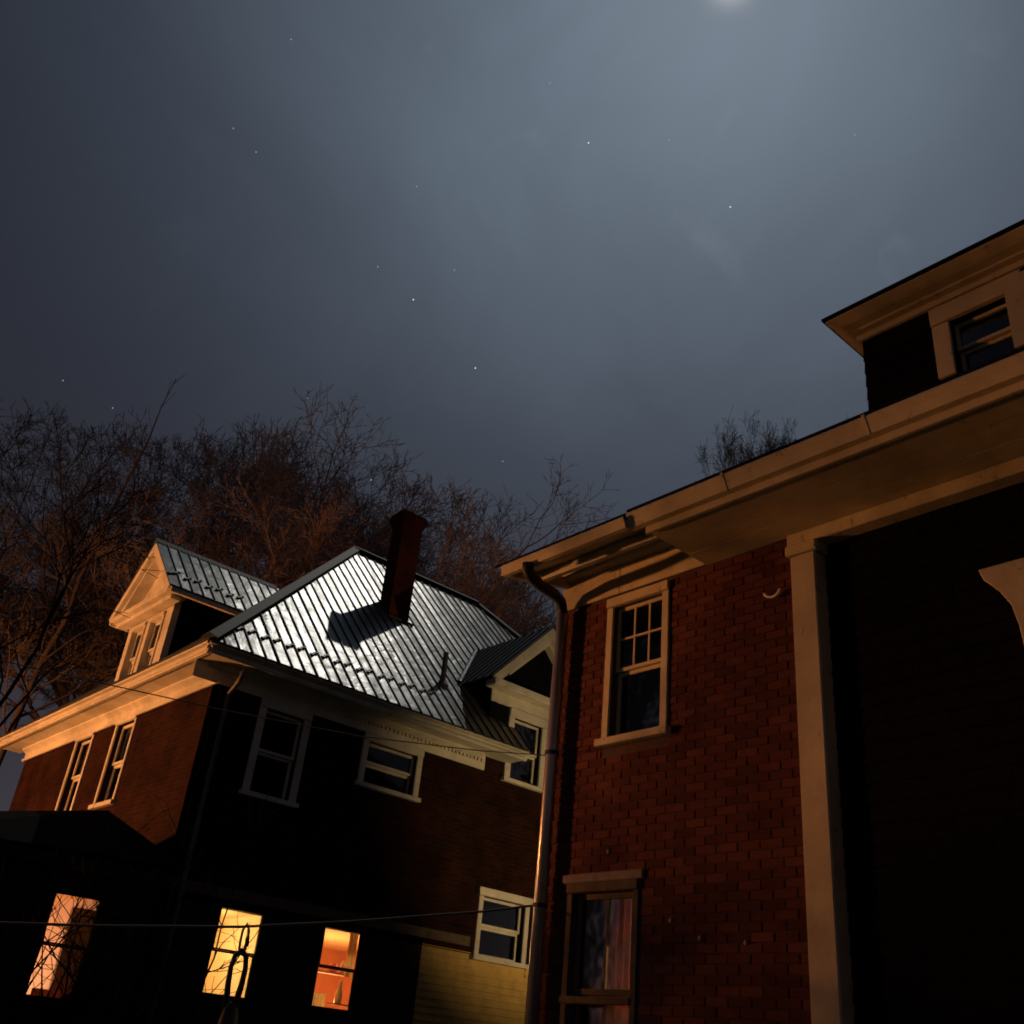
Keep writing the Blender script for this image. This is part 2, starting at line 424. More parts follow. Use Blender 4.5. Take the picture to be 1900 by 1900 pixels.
def window(parent, p, u, nrm, w, h, casing=0.10, sash=0.045, upper=(1, 1), lower=(1, 1), mat='trim', proud=0.05, sill=True,
           label=None, recess=0.07, split=0.5, head=0.0, sash_mat=None):
    """double-hung window; p = lower left corner of the opening on the outer wall face (seen from outside, running along u)"""
    p, u, nrm = Vector(p), Vector(u), Vector(nrm); Z = Vector((0, 0, 1))
    mb = MB()
    e = 0.003
    mb.obox(p - u * casing - nrm * e, u * casing, Z * h, nrm * proud)
    mb.obox(p + u * w - nrm * e, u * casing, Z * h, nrm * proud)
    mb.obox(p - u * (casing + head) + Z * (h + e) - nrm * e, u * (w + 2 * casing + 2 * head), Z * casing * (1.15 if not head else 1.3),
            nrm * (proud + 0.02 + head * .5))
    wn = mb.build('window', mat, parent, bevel=0.006)
    if label: wn['label'] = label
    if sill:
        MB().obox(p - u * (casing + 0.04) - Z * 0.075 - nrm * e, u * (w + 2 * casing + 0.08), Z * 0.072, nrm * (proud + 0.05)).build('sill', mat, wn, bevel=0.006)
    sm = sash_mat or mat
    hs = [(0.0, h * split, lower, recess + 0.04), (h * split, h, upper, recess)]
    for (a, b, (cx, cy), rc) in hs:
        o = p + Z * a - nrm * rc
        s = MB(); t = 0.035
        H = b - a
        s.obox(o, u * sash, Z * H, -nrm * t)
        s.obox(o + u * (w - sash), u * sash, Z * H, -nrm * t)
        s.obox(o + u * sash, u * (w - 2 * sash), Z * sash, -nrm * t)
        s.obox(o + u * sash + Z * (H - sash), u * (w - 2 * sash), Z * sash, -nrm * t)
        iw, ih = w - 2 * sash, H - 2 * sash; mw = 0.02
        for k in range(1, cx):
            s.obox(o + u * (sash + iw * k / cx - mw / 2) + Z * sash - nrm * .006, u * mw, Z * ih, -nrm * (t - .012))
        for k in range(1, cy):
            s.obox(o + u * sash + Z * (sash + ih * k / cy - mw / 2) - nrm * .004, u * iw, Z * mw, -nrm * (t - .008))
        s.build('sash', sm, wn)
        for i in range(cx):
            for j in range(cy):
                q = o + u * (sash + iw * i / cx + (mw / 2 if i else 0)) + Z * (sash + ih * j / cy + (mw / 2 if j else 0)) - nrm * 0.016
                pw = iw / cx - (mw / 2 if i else 0) - (mw / 2 if i < cx - 1 else 0)
                ph = ih / cy - (mw / 2 if j else 0) - (mw / 2 if j < cy - 1 else 0)
                MB().obox(q, u * pw, Z * ph, -nrm * 0.004).build('pane', 'glass', wn)
    return wn

def room(parent, x0, x1, y0, y1, z0, z1, mats, name='room'):
    """inward-facing shell without a front (toward -Y): back, sides, floor, ceiling"""
    t = 0.05
    r = MB().box(x0, x1, y1, y1 + t, z0, z1).build(name, mats['back'], parent)
    MB().box(x0 - t, x0, y0, y1 + t, z0, z1).build('side_wall', mats['side'], r)
    MB().box(x1, x1 + t, y0, y1 + t, z0, z1).build('side_wall', mats['side'], r)
    MB().box(x0 - t, x1 + t, y0, y1 + t, z1, z1 + t).build('ceiling', mats['ceil'], r)
    MB().box(x0 - t, x1 + t, y0, y1 + t, z0 - t, z0).build('floor', mats['floor'], r)
    return r

def point_light(name, loc, energy, color, radius, parent=None):
    ld = bpy.data.lights.new(name, 'POINT'); ld.energy = energy; ld.color = color; ld.shadow_soft_size = radius
    o = bpy.data.objects.new(name, ld); COL.objects.link(o)
    o.location = Vector(loc) - (root_loc(parent) if parent else Vector((0, 0, 0)))
    if parent: o.parent = parent
    return o

X, Y, Zv = Vector((1, 0, 0)), Vector((0, 1, 0)), Vector((0, 0, 1))

# ------------------------------------------------------------------ ground
g = MB(); n = 24; S = 1500.0
random.seed(5)
for i in range(n + 1):
    for j in range(n + 1):
        x = -S + 2 * S * i / n; y = -S + 2 * S * j / n
        g.v.append((x, y, 0.0 if abs(x) < 130 and abs(y) < 130 else random.uniform(-1.5, 0.0)))
for i in range(n):
    for j in range(n):
        a = i * (n + 1) + j; g.f.append((a, a + n + 1, a + n + 2, a + 1))
tag(g.build('ground', 'ground'), 'dark winter lawn around the houses', 'ground', kind='structure')

# ================================================================== HOUSE A : brick house with the ribbed metal roof
AX0, AX1, AY0, AY1 = 6.13, 18.41, 14.0, 22.6
EZ, OV, SL = 6.69, 0.55, 1.03
EX0, EX1, EY0, EY1 = AX0 - OV, AX1 + OV, AY0 - OV, AY1 + OV
HALF = (EY1 - EY0) / 2                                   # horizontal run of the slope
RZ = EZ + SL * HALF
RX0, RX1, RY = EX0 + HALF, EX1 - HALF, EY0 + HALF
A = tag(empty('brick_house', (AX0, AY0, 0)), 'brick house with moonlit ribbed metal roof, tall chimney and lit ground floor windows', 'house')

WINS_A = [  # x0, x1, z0, z1 on the front wall
    (6.98, 7.66, 4.86, 6.14), (8.92, 9.93, 5.46, 6.14), (11.72, 12.70, 3.24, 4.18),
    (6.96, 7.66, 2.13, 3.26), (8.70, 9.40, 2.15, 3.26)]
fw = wall((AX0, AY0, 0), X, -Y, AX1 - AX0, 3.50, 6.60, 0.22, [(a - AX0, b - AX0, c, d) for a, b, c, d in WINS_A[:3]]
          + [(12.02 - AX0, 12.74 - AX0, 6.27, 6.60), (11.72 - AX0, 12.70 - AX0, 3.50, 3.51)])
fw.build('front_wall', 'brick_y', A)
# ground-floor front: dark boards on the left, yellowish clapboards on the right
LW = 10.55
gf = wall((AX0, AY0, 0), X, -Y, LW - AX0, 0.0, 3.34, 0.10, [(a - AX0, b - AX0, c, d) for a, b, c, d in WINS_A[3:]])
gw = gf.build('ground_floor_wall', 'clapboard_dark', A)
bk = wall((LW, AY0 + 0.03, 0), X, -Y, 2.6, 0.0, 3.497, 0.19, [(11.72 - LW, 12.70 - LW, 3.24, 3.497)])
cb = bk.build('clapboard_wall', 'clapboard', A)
random.seed(11)
zz = 1.2
while zz < 3.28:
    x0b, x1b = LW, 13.15
    spans = [(x0b, x1b)] if zz + .11 < 3.10 else [(x0b, 11.58), (12.84, x1b)]
    for (a, b) in spans:
        dy = random.uniform(-.003, .003)
        p = MB(); y = AY0 + 0.03 + dy
        p.prism([(a, y - .004, zz + .112), (a, y - .030, zz), (a, y + .002, zz)], (b - a, 0, 0))
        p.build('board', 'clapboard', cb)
    zz += 0.108
MB().box(LW + 2.6, AX1, AY0 + .01, AY0 + .22, 0, 3.498).build('rear_front_wall', 'brick_y', A)
MB().box(AX0 - 0.02, 11.50, AY0 - 0.045, AY0 - 0.002, 3.345, 3.497).build('belt_board', 'belt_brown', A, bevel=.006)
# side wall (street-lit) with two windows
SW = [(16.98, 17.72, 4.86, 6.24), (18.86, 19.60, 4.86, 6.24)]
sw = wall((AX0, AY0 + .002, 0), Y, -X, AY1 - AY0, 0.0, 6.60, 0.22, [(a - AY0 - .002, b - AY0 - .002, c, d) for a, b, c, d in SW])
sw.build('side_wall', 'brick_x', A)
MB().box(AX0 + .23, AX1, AY1 - .22, AY1, 0, 6.598).build('back_wall', 'brick_y', A)
MB().box(AX1 - .22, AX1, AY0 + .23, AY1 - .23, 0, 6.597).build('far_side_wall', 'brick_x', A)
# windows of house A
window(A, (6.98, AY0, 4.86), X, -Y, 0.68, 1.28, casing=0.12, proud=0.04)
window(A, (8.92, AY0, 5.46), X, -Y, 1.01, 0.68, casing=0.11, proud=0.04)
window(A, (11.72, AY0 + .02, 3.24), X, -Y, 0.98, 0.94, casing=0.10, proud=0.05, head=0.04)
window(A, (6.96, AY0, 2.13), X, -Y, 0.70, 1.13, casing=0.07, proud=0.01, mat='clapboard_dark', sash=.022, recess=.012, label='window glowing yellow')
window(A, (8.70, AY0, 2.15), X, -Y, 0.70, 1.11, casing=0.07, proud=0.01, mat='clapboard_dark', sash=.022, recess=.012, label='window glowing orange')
for (a, b, c, d) in SW:
    window(A, (AX0, b, c), -Y, -X, b - a, d - c, casing=0.07, proud=0.035)
# corner downspout
dp = MB(); dp.tube([(AX0 + .16, AY0 - .40, 6.45), (AX0 + .16, AY0 - .30, 6.30), (AX0 + .16, AY0 - .055, 6.14), (AX0 + .16, AY0 - .05, 3.4), (AX0 + .16, AY0 - .05, 0.1)], 0.038, 8)
dp.build('downspout', 'pipe_grey', A, smooth=True)

# cornice, front and side
cn = MB().box(EX0 + .09, 11.42, AY0 - .025, AY0 - .002, 6.27, 6.535).build('frieze', 'trim', A, bevel=.006)
MB().box(AX0 - .025, AX0 - .002, AY0 - .03, AY1 + .05, 6.30, 6.535).build('frieze', 'trim', A, bevel=.006)
MB().box(AX0 - .055, AX0 - .026, AY0 - .06, AY1 + .08, 6.28, 6.325).build('moulding', 'trim', A)
MB().box(EX0 + .02, 11.98, EY0 + .02, AY0 - .001, 6.535, 6.56).build('soffit', 'trim', A)
MB().box(12.98, EX1, EY0 + .02, AY0 - .001, 6.535, 6.56).build('soffit', 'trim', A)
MB().box(EX0 + .02, AX0 - .001, AY0, EY1, 6.536, 6.561).build('soffit', 'trim', A)
def fascia_profile(axis_pt, out, run):
    """stepped crown moulding; axis_pt gives the eave line foot, out = outward unit, run = extrusion vector"""
    o = Vector(axis_pt)
    pr = [(-.02, 0), (0.035, 0.0), (0.04, .035), (-.015, .042), (-.015, .085), (0.03, .118), (0.09, .125), (0.09, .175), (-.02, .175)]
    return [o + out * a + Zv * b for a, b in pr], run
f1 = MB(); f1.prism(*fascia_profile((EX0 + .02, EY0 + .075, 6.51), -Y, (11.96 - EX0, 0, 0))); f1.build('fascia', 'trim', A)
f1 = MB(); f1.prism(*fascia_profile((13.0, EY0 + .075, 6.51), -Y, (EX1 - 13.0, 0, 0))); f1.build('fascia', 'trim', A)
f2 = MB(); f2.prism(*fascia_profile((EX0 + .075, EY0 + .03, 6.51), -X, (0, EY1 - EY0 - .03, 0))); f2.build('fascia', 'trim', A)
bm_ = MB(); bm_.prism([(AX0 - .026, AY0 - .06, 6.534), (AX0 - .12, AY0 - .06, 6.534), (AX0 - .12, AY0 - .06, 6.50), (AX0 - .05, AY0 - .06, 6.46), (AX0 - .026, AY0 - .06, 6.44)], (0, AY1 - AY0 + .1, 0))
bm_.build('moulding', 'trim', A)
bm_ = MB(); bm_.prism([(EX0 + .3, AY0 - .026, 6.534), (EX0 + .3, AY0 - .14, 6.534), (EX0 + .3, AY0 - .14, 6.51), (EX0 + .3, AY0 - .06, 6.475), (EX0 + .3, AY0 - .026, 6.46)], (11.3 - EX0 - .3, 0, 0))
bm_.build('moulding', 'trim', A)
dn = MB(); x = EX0 + .55
while x < 11.35:
    dn.box(x, x + .045, AY0 - .058, AY0 - .026, 6.40, 6.448); x += .085
tag(dn.build('dentil_band', 'trim', A), kind='stuff')
# drip edge at the eave: thin dark metal
MB().box(EX0 - .03, 11.95, EY0 - .035, EY0 + .02, 6.662, 6.69).build('drip_edge', 'gutter_dark', A)
MB().box(EX0 - .035, EX0 + .02, EY0 + .03, EY1, 6.665, 6.692).build('drip_edge', 'gutter_dark', A)

# ---- roof deck, panels, caps
rv = [(EX0, EY0, EZ), (EX1, EY0, EZ), (EX1, EY1, EZ), (EX0, EY1, EZ), (RX0, RY, RZ), (RX1, RY, RZ)]
dk = MB(); dk.add([(x, y, z - .015) for x, y, z in rv], [(1, 2, 5), (2, 3, 4, 5), (3, 0, 4)])
GX0, GX1, GT = 11.96, 13.16, 0.80                        # the wall dormer interrupts the eave here
def DP(x, t): return (x, EY0 + t, EZ + SL * t - .015)
dk.add([DP(EX0, 0), DP(GX0, 0), DP(GX0, HALF), DP(RX0, HALF), DP(GX0, GT), DP(GX1, GT), DP(GX1, HALF), DP(GX1, 0), DP(EX1, 0), DP(RX1, HALF)],
       [(0, 1, 4, 2, 3), (4, 5, 6, 2), (7, 8, 9, 6, 5)])
roof = dk.build('roof', 'cap_metal', A)
PW = 0.23
nrmF = Vector((0, -SL, 1)).normalized()
random.seed(3)
def roof_panel(x0, x1, t0a, t0b, ta, tb, rib=True, name='roof_panel'):
    """strip of the front slope; t = horizontal run from the eave"""
    tilt = random.uniform(-.004, .004); lift = random.uniform(0.004, 0.007)
    def P(x, t, h): return Vector((x, EY0 + t, EZ + SL * t)) + nrmF * h
    p = MB()
    n = 6
    vs = []; fs = []
    for i in range(n + 1):
        k = i / n
        wv = random.uniform(-.0025, .0025)
        la, lb = t0a + (ta - t0a) * k, t0b + (tb - t0b) * k
        vs += [P(x0, la, lift + tilt), P((x0 + x1) / 2, (la + lb) / 2, lift + wv), P(x1, lb, lift - tilt)]
        if i:
            b = 3 * (i - 1); fs += [(b, b + 1, b + 4, b + 3), (b + 1, b + 2, b + 5, b + 4)]
    p.add(vs, fs)
    o = p.build(name, 'roof_metal', roof)
    if rib:
        q = MB(); h = .030; w = .013
        a0, a1 = P(x1 - w, t0b - .012, 0), P(x1 - w, tb, 0)
        q.add([a0, a0 + X * 2 * w, a0 + X * 1.5 * w + nrmF * h, a0 + X * .5 * w + nrmF * h,
               a1, a1 + X * 2 * w, a1 + X * 1.5 * w + nrmF * h, a1 + X * .5 * w + nrmF * h],
              [(0, 1, 2, 3), (7, 6, 5, 4), (1, 5, 6, 2), (2, 6, 7, 3), (3, 7, 4, 0)])
        q.build('rib', 'rib_metal', roof)
def tmax(x): return max(0.0, min(x - EX0, EX1 - x, HALF))
x = EX0 + .02; k = 0
RIBS = []
while x < 17.2:
    a, b = tmax(x), tmax(x + PW)
    lo = GT if (x + PW > GX0 + .12 and x < GX1 - .05) else -.03
    if b > .02: roof_panel(x, x + PW, lo, lo, a, b)
    RIBS.append(x + PW)
    x += PW; k += 1
def cap_strip(p, q, w, h, name, upn):
    p, q = Vector(p), Vector(q); d = (q - p).normalized(); s = d.cross(upn).normalized()
    u = s.cross(d)
    b = MB(); b.prism([p - s * w - u * (h * .6), p - s * w - u * (h * .3), p + u * h, p + s * w - u * (h * .3), p + s * w - u * (h * .6)], q - p)
    return b.build(name, 'cap_metal', roof)
cap_strip((EX0 - .03, EY0 - .03, EZ + .03), (RX0, RY, RZ + .04), .13, .06, 'hip_cap', Zv)
cap_strip((RX0 - .04, RY, RZ + .045), (RX1 + .04, RY, RZ + .045), .11, .06, 'ridge_cap', Zv)
cap_strip((EX1 + .03, EY0 - .03, EZ + .03), (RX1, RY, RZ + .04), .11, .05, 'hip_cap', Zv)
# snow guards: wavy clips in pairs on the lower slope
def guard_mesh():
    p = MB(); q = []
    for i in range(13):
        a = i / 12
        q.append(Vector((-.09 + .18 * a, 0, 0)) + Vector((0, .717, .697)) * (0.030 * math.sin(a * 2 * math.pi * 1.0 + math.pi) + .11 * (a - .5)) + nrmF * .022)
    p.tube(q, .024, 6)
    p.tube([q[3], q[3] - nrmF * .045], .014, 5); p.tube([q[9], q[9] - nrmF * .045], .014, 5)
    me = bpy.data.meshes.new('snow_guard'); me.from_pydata([tuple(v) for v in p.v], [], p.f); me.materials.append(MAT['dark_metal'])
    return me
GM = guard_mesh()
def put_guard(pos):
    o = bpy.data.objects.new('snow_guard', GM); COL.objects.link(o); o.parent = roof; o.location = Vector(pos) - root_loc(roof)
gi = 0
for i in range(9):
    xr = EX0 + .02 + PW * (3 + 2 * i)
    t = .46 + .018 * i
    for s in (-1, 1):
        put_guard((xr + s * .115 + .0, EY0 + t + s * .02, EZ + SL * (t + s * .02)))
# plumbing vent
v = MB(); v.tube([(10.59, 14.46, 7.6), (10.59, 14.46, 8.36)], .05, 14); vp = v.build('vent_pipe', 'cap_metal', A, smooth=False)
MB().lathe((10.59, 14.46, 7.72), [(.13, -.12), (.12, .0), (.06, .09), (.055, .12)], 16).build('flashing', 'gutter_dark', vp)

# ---- chimney
ch = MB()
cx0, cx1, cy0, cy1 = 10.22, 10.72, 16.10, 16.50
ch.box(cx0, cx1, cy0, cy1, 8.6, 11.58)
chim = ch.build('chimney', 'brick_chimney', A)
random.seed(8)
c2 = MB()
for i, (e, z0, z1) in enumerate([(.03, 11.582, 11.65), (.06, 11.652, 11.72), (.075, 11.722, 11.80), (.05, 11.802, 11.86)]):
    c2.box(cx0 - e, cx1 + e, cy0 - e, cy1 + e, z0, z1)
c2.build('cap', 'brick_chimney', chim)
MB().lathe(((cx0 + cx1) / 2, (cy0 + cy1) / 2, 11.862), [(.13, 0), (.12, .10), (.09, .10), (.09, .02)], 14).build('flue', 'chimney_cap', chim)
MB().box(cx0 - .05, cx1 + .09, cy0 - .10, cy0 - .004, 9.36, 9.40).build('flashing', 'cap_metal', chim)

# ---- left gable dormer (faces -X, lit orange by the street lamp)
DF = AX0 - .03                                           # face of the dormer wall
dy0, dy1, dzt = 16.63, 18.55, 8.34
DW = [(16.98, 17.50, 7.02, 8.14), (17.78, 18.30, 7.02, 8.14)]
dl = tag(wall((DF, dy0, 0), Y, -X, dy1 - dy0, 6.62, dzt, .12, [(a - dy0, b - dy0, c, d) for a, b, c, d in DW]).build('dormer', 'trim', A))
MB().box(DF + .122, 8.2, dy0, dy0 + .08, 6.6, dzt).build('cheek', 'slate_wall', dl)
MB().box(DF + .122, 8.2, dy1 - .08, dy1, 6.6, dzt).build('cheek', 'slate_wall', dl)
for (a, b, c, d) in DW:
    window(A, (DF, b, c), -Y, -X, b - a, d - c, casing=0.065, proud=0.03)
ay, az, hw, ez = 17.55, 9.66, 1.30, 8.42                 # apex, half width, eave height
sx = 5.76
dsl = (az - ez) / hw
gf_ = MB(); gf_.prism([(DF - .02, ay - hw + .15, ez + .02), (DF - .02, ay + hw - .15, ez + .02), (DF - .02, ay, az - .12)], (.08, 0, 0)); gf_.build('gable', 'trim', dl)
MB().box(sx + .02, DF + .1, ay - hw, ay + hw, 8.342, 8.44).build('cornice', 'trim', dl, bevel=.012)
MB().box(sx + .12, DF - .002, ay - hw + .1, ay + hw - .1, 8.26, 8.340).build('moulding', 'trim', dl, bevel=.02)
for s in (-1, 1):
    rk = MB()
    e0 = Vector((sx + .01, ay + s * (hw + .04), ez + .02)); e1 = Vector((sx + .01, ay, az + .02))
    rk.prism([e0, e1, e1 - Zv * .20, e0 - Zv * .10 - Y * s * .10], (.07, 0, 0)); rk.build('rake_board', 'trim', dl)
    rk = MB()
    rk.prism([e0 + X * .08 - Y * s * .25 + Zv * (.25 * dsl) - Zv * .16, e1 + X * .08 - Zv * .16, e1 + X * .08 - Zv * .26, e0 + X * .08 - Y * s * .32 + Zv * (.25 * dsl) - Zv * .22], (.24, 0, 0)); rk.build('moulding', 'trim', dl)
    # roof slope as a thin slab, running back into the main roof
    xr, xe = EX0 + (az - EZ) / SL + .1, EX0 + (ez - EZ) / SL + .1
    sb = MB(); E = ay + s * (hw + .06)
    zE = ez - .06 * dsl + .04
    sb.add([(sx, E, zE), (xe, E, zE), (xr, ay, az + .04), (sx, ay, az + .04), (sx, E, zE + .03), (xe, E, zE + .03), (xr, ay, az + .07), (sx, ay, az + .07)],
           [(0, 1, 2, 3), (7, 6, 5, 4), (0, 4, 5, 1), (3, 2, 6, 7), (0, 3, 7, 4), (1, 5, 6, 2)])
    sb.build('roof_slope', 'cap_metal', dl)
    MB().box(sx + .05, xe - .2, ay + s * (hw - .02), ay + s * (hw + .045), ez - .10, ez + .02).build('fascia', 'trim', dl)
dn_ = Vector((0, -dsl, 1)).normalized()
x = sx
while x < 8.4:
    x1 = min(x + .215, 8.45)
    def tm(xx): return max(0.0, min(1.0, ((EX0 + (az + .07 - EZ) / SL) - xx) / ((az - ez) / SL)))
    # lower clip: where the slab meets the main roof
    def low_t(xx):
        zr = EZ + SL * (xx - EX0)
        return max(0.0, min(1.0, (zr - ez) / (az - ez)))
    a0, b0 = low_t(x), low_t(x1)
    if a0 >= .995: break
    tilt = random.uniform(-.003, .003)
    def P(xx, k, h): return Vector((xx, ay - (hw + .06) * (1 - k), ez - .06 * dsl + .07 + (az - ez + .06 * dsl) * k)) + dn_ * h
    pm = MB(); pm.add([P(x, a0, .006 + tilt), P(x1, b0, .006 - tilt), P(x1, .99, .006 - tilt), P(x, .99, .006 + tilt)], [(0, 1, 2, 3)])
    pm.build('roof_panel', 'roof_metal', dl)
    q = MB(); c0, c1 = P(x1, b0, 0), P(x1, .99, 0)
    q.add([c0 - X * .012, c0 + X * .012, c0 + X * .006 + dn_ * .03, c0 - X * .006 + dn_ * .03, c1 - X * .012, c1 + X * .012, c1 + X * .006 + dn_ * .03, c1 - X * .006 + dn_ * .03],
          [(0, 1, 2, 3), (7, 6, 5, 4), (1, 5, 6, 2), (2, 6, 7, 3), (3, 7, 4, 0)])
    q.build('rib', 'rib_metal', dl)
    x = x1
for i in range(4):
    for s in (-1, 1):
        xx = sx + .08 + .43 * i + s * .11
        k = .27 + s * .02
        pos = Vector((xx, ay - (hw + .06) * (1 - k), ez - .06 * dsl + .07 + (az - ez + .06 * dsl) * k))
        o = bpy.data.objects.new('snow_guard', GM); COL.objects.link(o); o.parent = dl; o.location = pos - root_loc(dl)
        if i == 0 and s == -1: o.location.x += .12
cp = MB(); cp.prism([(sx - .01, ay - .10, az + .0), (sx - .01, ay, az + .115), (sx - .01, ay + .10, az + .0)], (8.35 - sx, 0, 0)); cp.build('ridge_cap', 'cap_metal', dl)

# ---- right wall dormer (faces -Y)
wx0, wx1 = 11.42, 13.70; wc = 12.56; whw = 1.36; wez, waz = 7.93, 9.33; GY = AY0 - .32
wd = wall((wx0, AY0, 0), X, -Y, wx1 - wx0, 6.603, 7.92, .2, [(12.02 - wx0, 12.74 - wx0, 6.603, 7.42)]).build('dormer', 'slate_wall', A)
MB().box(wx0, wx0 + .1, AY0 + .202, 15.3, 6.6, 7.92).build('cheek', 'slate_wall', wd)
MB().box(wx1 - .1, wx1, AY0 + .202, 15.3, 6.6, 7.92).build('cheek', 'slate_wall', wd)
window(A, (12.02, AY0, 6.27), X, -Y, .72, 1.15, casing=.14, proud=.05)
MB().box(wx0 - .02, wx1 + .02, AY0 - .035, AY0 - .003, 7.585, 7.80).build('frieze', 'trim', wd)
MB().box(wc - whw + .04, wc + whw - .04, GY + .02, AY0 - .003, 7.803, 7.94).build('cornice', 'trim', wd, bevel=.015)
tp = MB(); tp.prism([(wc - whw + .2, AY0 - .06, 7.942), (wc + whw - .2, AY0 - .06, 7.942), (wc, AY0 - .06, waz - .12)], (0, .08, 0)); tp.build('gable', 'slate_wall', wd)
wsl = (waz - wez) / whw
for s in (-1, 1):
    e0 = Vector((wc + s * (whw + .03), GY, wez + .03)); e1 = Vector((wc, GY, waz + .03))
    rk = MB(); rk.prism([e0, e1, e1 - Zv * .24, e0 - Zv * .08 - X * s * .16], (0, .08, 0)); rk.build('rake_board', 'trim', wd)
    rk = MB(); rk.prism([e0 + Y * .09 - X * s * .42 + Zv * .25, e1 + Y * .09 - Zv * .18, e1 + Y * .09 - Zv * .36, e0 + Y * .09 - X * s * .45 + Zv * .13], (0, .16, 0)); rk.build('moulding', 'trim', wd)
    yr, ye = EY0 + (waz - EZ) / SL + .1, EY0 + (wez - EZ) / SL + .1
    E = wc + s * (whw + .06); zE = wez - .06 * wsl + .045
    sb = MB(); sb.add([(E, GY - .03, zE), (E, ye, zE), (wc, yr, waz + .05), (wc, GY - .03, waz + .05), (E, GY - .03, zE + .03), (E, ye, zE + .03), (wc, yr, waz + .08), (wc, GY - .03, waz + .08)],
                      [(0, 1, 2, 3), (7, 6, 5, 4), (0, 4, 5, 1), (3, 2, 6, 7), (0, 3, 7, 4), (1, 5, 6, 2)])
    sb.build('roof_slope', 'gutter_dark', wd)
    nn = Vector((s * wsl, 0, 1)).normalized()
    y = GY + .1
    while y < yr - .1:
        k0 = max(0.0, min(1.0, (EZ + SL * (y - EY0) - wez) / (waz - wez)))
        p0 = Vector((E + (wc - E) * k0, y, zE + .03 + (waz + .05 - zE) * k0)); p1 = Vector((wc, y, waz + .08))
        MB().tube([p0 + nn * .01, p1 + nn * .01], .014, 4).build('rib', 'gutter_dark', wd)
        y += .23
    # valley flashing
    va, vb = Vector((E, ye - .08, wez + .06)), Vector((wc, yr - .02, waz + .10))
    MB().tube([va, vb], .045, 6).build('valley_flashing', 'roof_metal', wd)

# ---- rooms behind the lit windows
r2 = room(A, 6.40, 8.10, AY0 + .10, 16.4, 0.6, 3.33, dict(back='room_cream', side='room_cream', ceil='room_cream', floor='room_dark'))
point_light('ceiling_bulb', (7.2, 15.4, 2.9), 60, (1.0, 0.70, 0.38), .08, r2)
r3 = room(A, 8.30, 11.4, AY0 + .10, 17.6, 0.6, 3.29, dict(back='room_red', side='room_red', ceil='room_orange', floor='room_dark'))
point_light('ceiling_bulb', (9.7, 15.6, 2.1), 190, (1.0, 0.62, 0.26), .08, r3)
# things in the orange room
def wavy(x0, x1, y, z0, z1, amp=.02, waves=6):
    p = MB(); n = waves * 6
    for i in range(n + 1):
        a = i / n
        yy = y + amp * math.sin(a * waves * 2 * math.pi)
        for zq, sc in ((z0, 1.0), (z1, 1.0)):
            p.v += [(x0 + (x1 - x0) * a, yy, zq), (x0 + (x1 - x0) * a, yy + .006, zq)]
    for i in range(n):
        b = i * 4
        p.f += [(b, b + 4, b + 6, b + 2), (b + 1, b + 3, b + 7, b + 5), (b + 2, b + 6, b + 7, b + 3), (b, b + 1, b + 5, b + 4)]
    return p
tag(wavy(9.27, 9.42, AY0 + .16, 2.62, 3.27, .012, 3).build('curtain', 'curtain'), 'narrow cream curtain at the right side of the orange window', 'curtain')
tag(wavy(8.70, 9.12, AY0 + .34, 1.9, 2.36, .015, 7).build('cafe_curtain', 'curtain'), 'short pleated cream curtain across the bottom of the orange window', 'curtain')
MB().box(8.8, 10.2, AY0 + .60, AY0 + .80, 2.665, 2.69).build('shelf', 'room_red', r3)
tag(MB().lathe((9.40, AY0 + .70, 2.69), [(.035, 0), (.06, .02), (.065, .08), (.055, .13), (.05, .13)], 14).build('pink_pot', 'pink', smooth=True), 'small pink pot on the shelf inside the orange window', 'pot')
sw_ = MB(); sw_.lathe((9.56, AY0 + .70, 2.69), [(.05, 0), (.045, .03), (.03, .07), (.025, .10)], 12)
sw_.tube([(9.56, AY0 + .7, 2.78), (9.555, AY0 + .7, 2.83), (9.58, AY0 + .7, 2.86), (9.61, AY0 + .7, 2.83)], [.025, .022, .02, .01], 8)
tag(sw_.build('figurine', 'ivory', smooth=True), 'small ivory figurine beside the pink pot in the orange window', 'figurine')
tag(MB().lathe((9.40, AY0 + .42, 2.26), [(.055, 0), (.06, .10), (.05, .17), (.028, .22), (.034, .27), (.03, .31), (.012, .33)], 14).build('bottle', 'ivory', smooth=True), 'tall ivory bottle low inside the orange window', 'bottle')
MB().box(9.25, 9.70, AY0 + .36, AY0 + .48, 2.235, 2.257).build('ledge', 'room_red', r3)

# ---- sunroom with dark pyramid roof on the left side of house A
PX0, PX1, PY0, PY1 = 2.9, 5.55, 13.0, 17.6
PWN = [(4.33, 4.90, 1.83, 2.955), (3.16, 3.68, 1.84, 2.945)]
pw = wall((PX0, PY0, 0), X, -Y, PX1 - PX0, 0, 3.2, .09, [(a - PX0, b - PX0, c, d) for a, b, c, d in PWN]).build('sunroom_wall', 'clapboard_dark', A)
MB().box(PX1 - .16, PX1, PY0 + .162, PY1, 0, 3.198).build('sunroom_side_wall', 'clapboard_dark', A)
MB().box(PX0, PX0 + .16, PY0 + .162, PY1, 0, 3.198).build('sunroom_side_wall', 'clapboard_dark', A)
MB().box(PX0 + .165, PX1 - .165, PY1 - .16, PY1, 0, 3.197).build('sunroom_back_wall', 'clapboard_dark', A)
MB().box(PX1 + .002, AX0 - .004, 17.2, 17.4, 0, 3.3).build('gap_light_block', 'clapboard_dark', A)  # added closure: keeps lamplight from passing between sunroom and house
MB().box(PX0 - .25, PX1 + .16, PY0 - .26, PY0 - .22, 3.2, 3.34).build('sunroom_fascia', 'clapboard_dark', A)
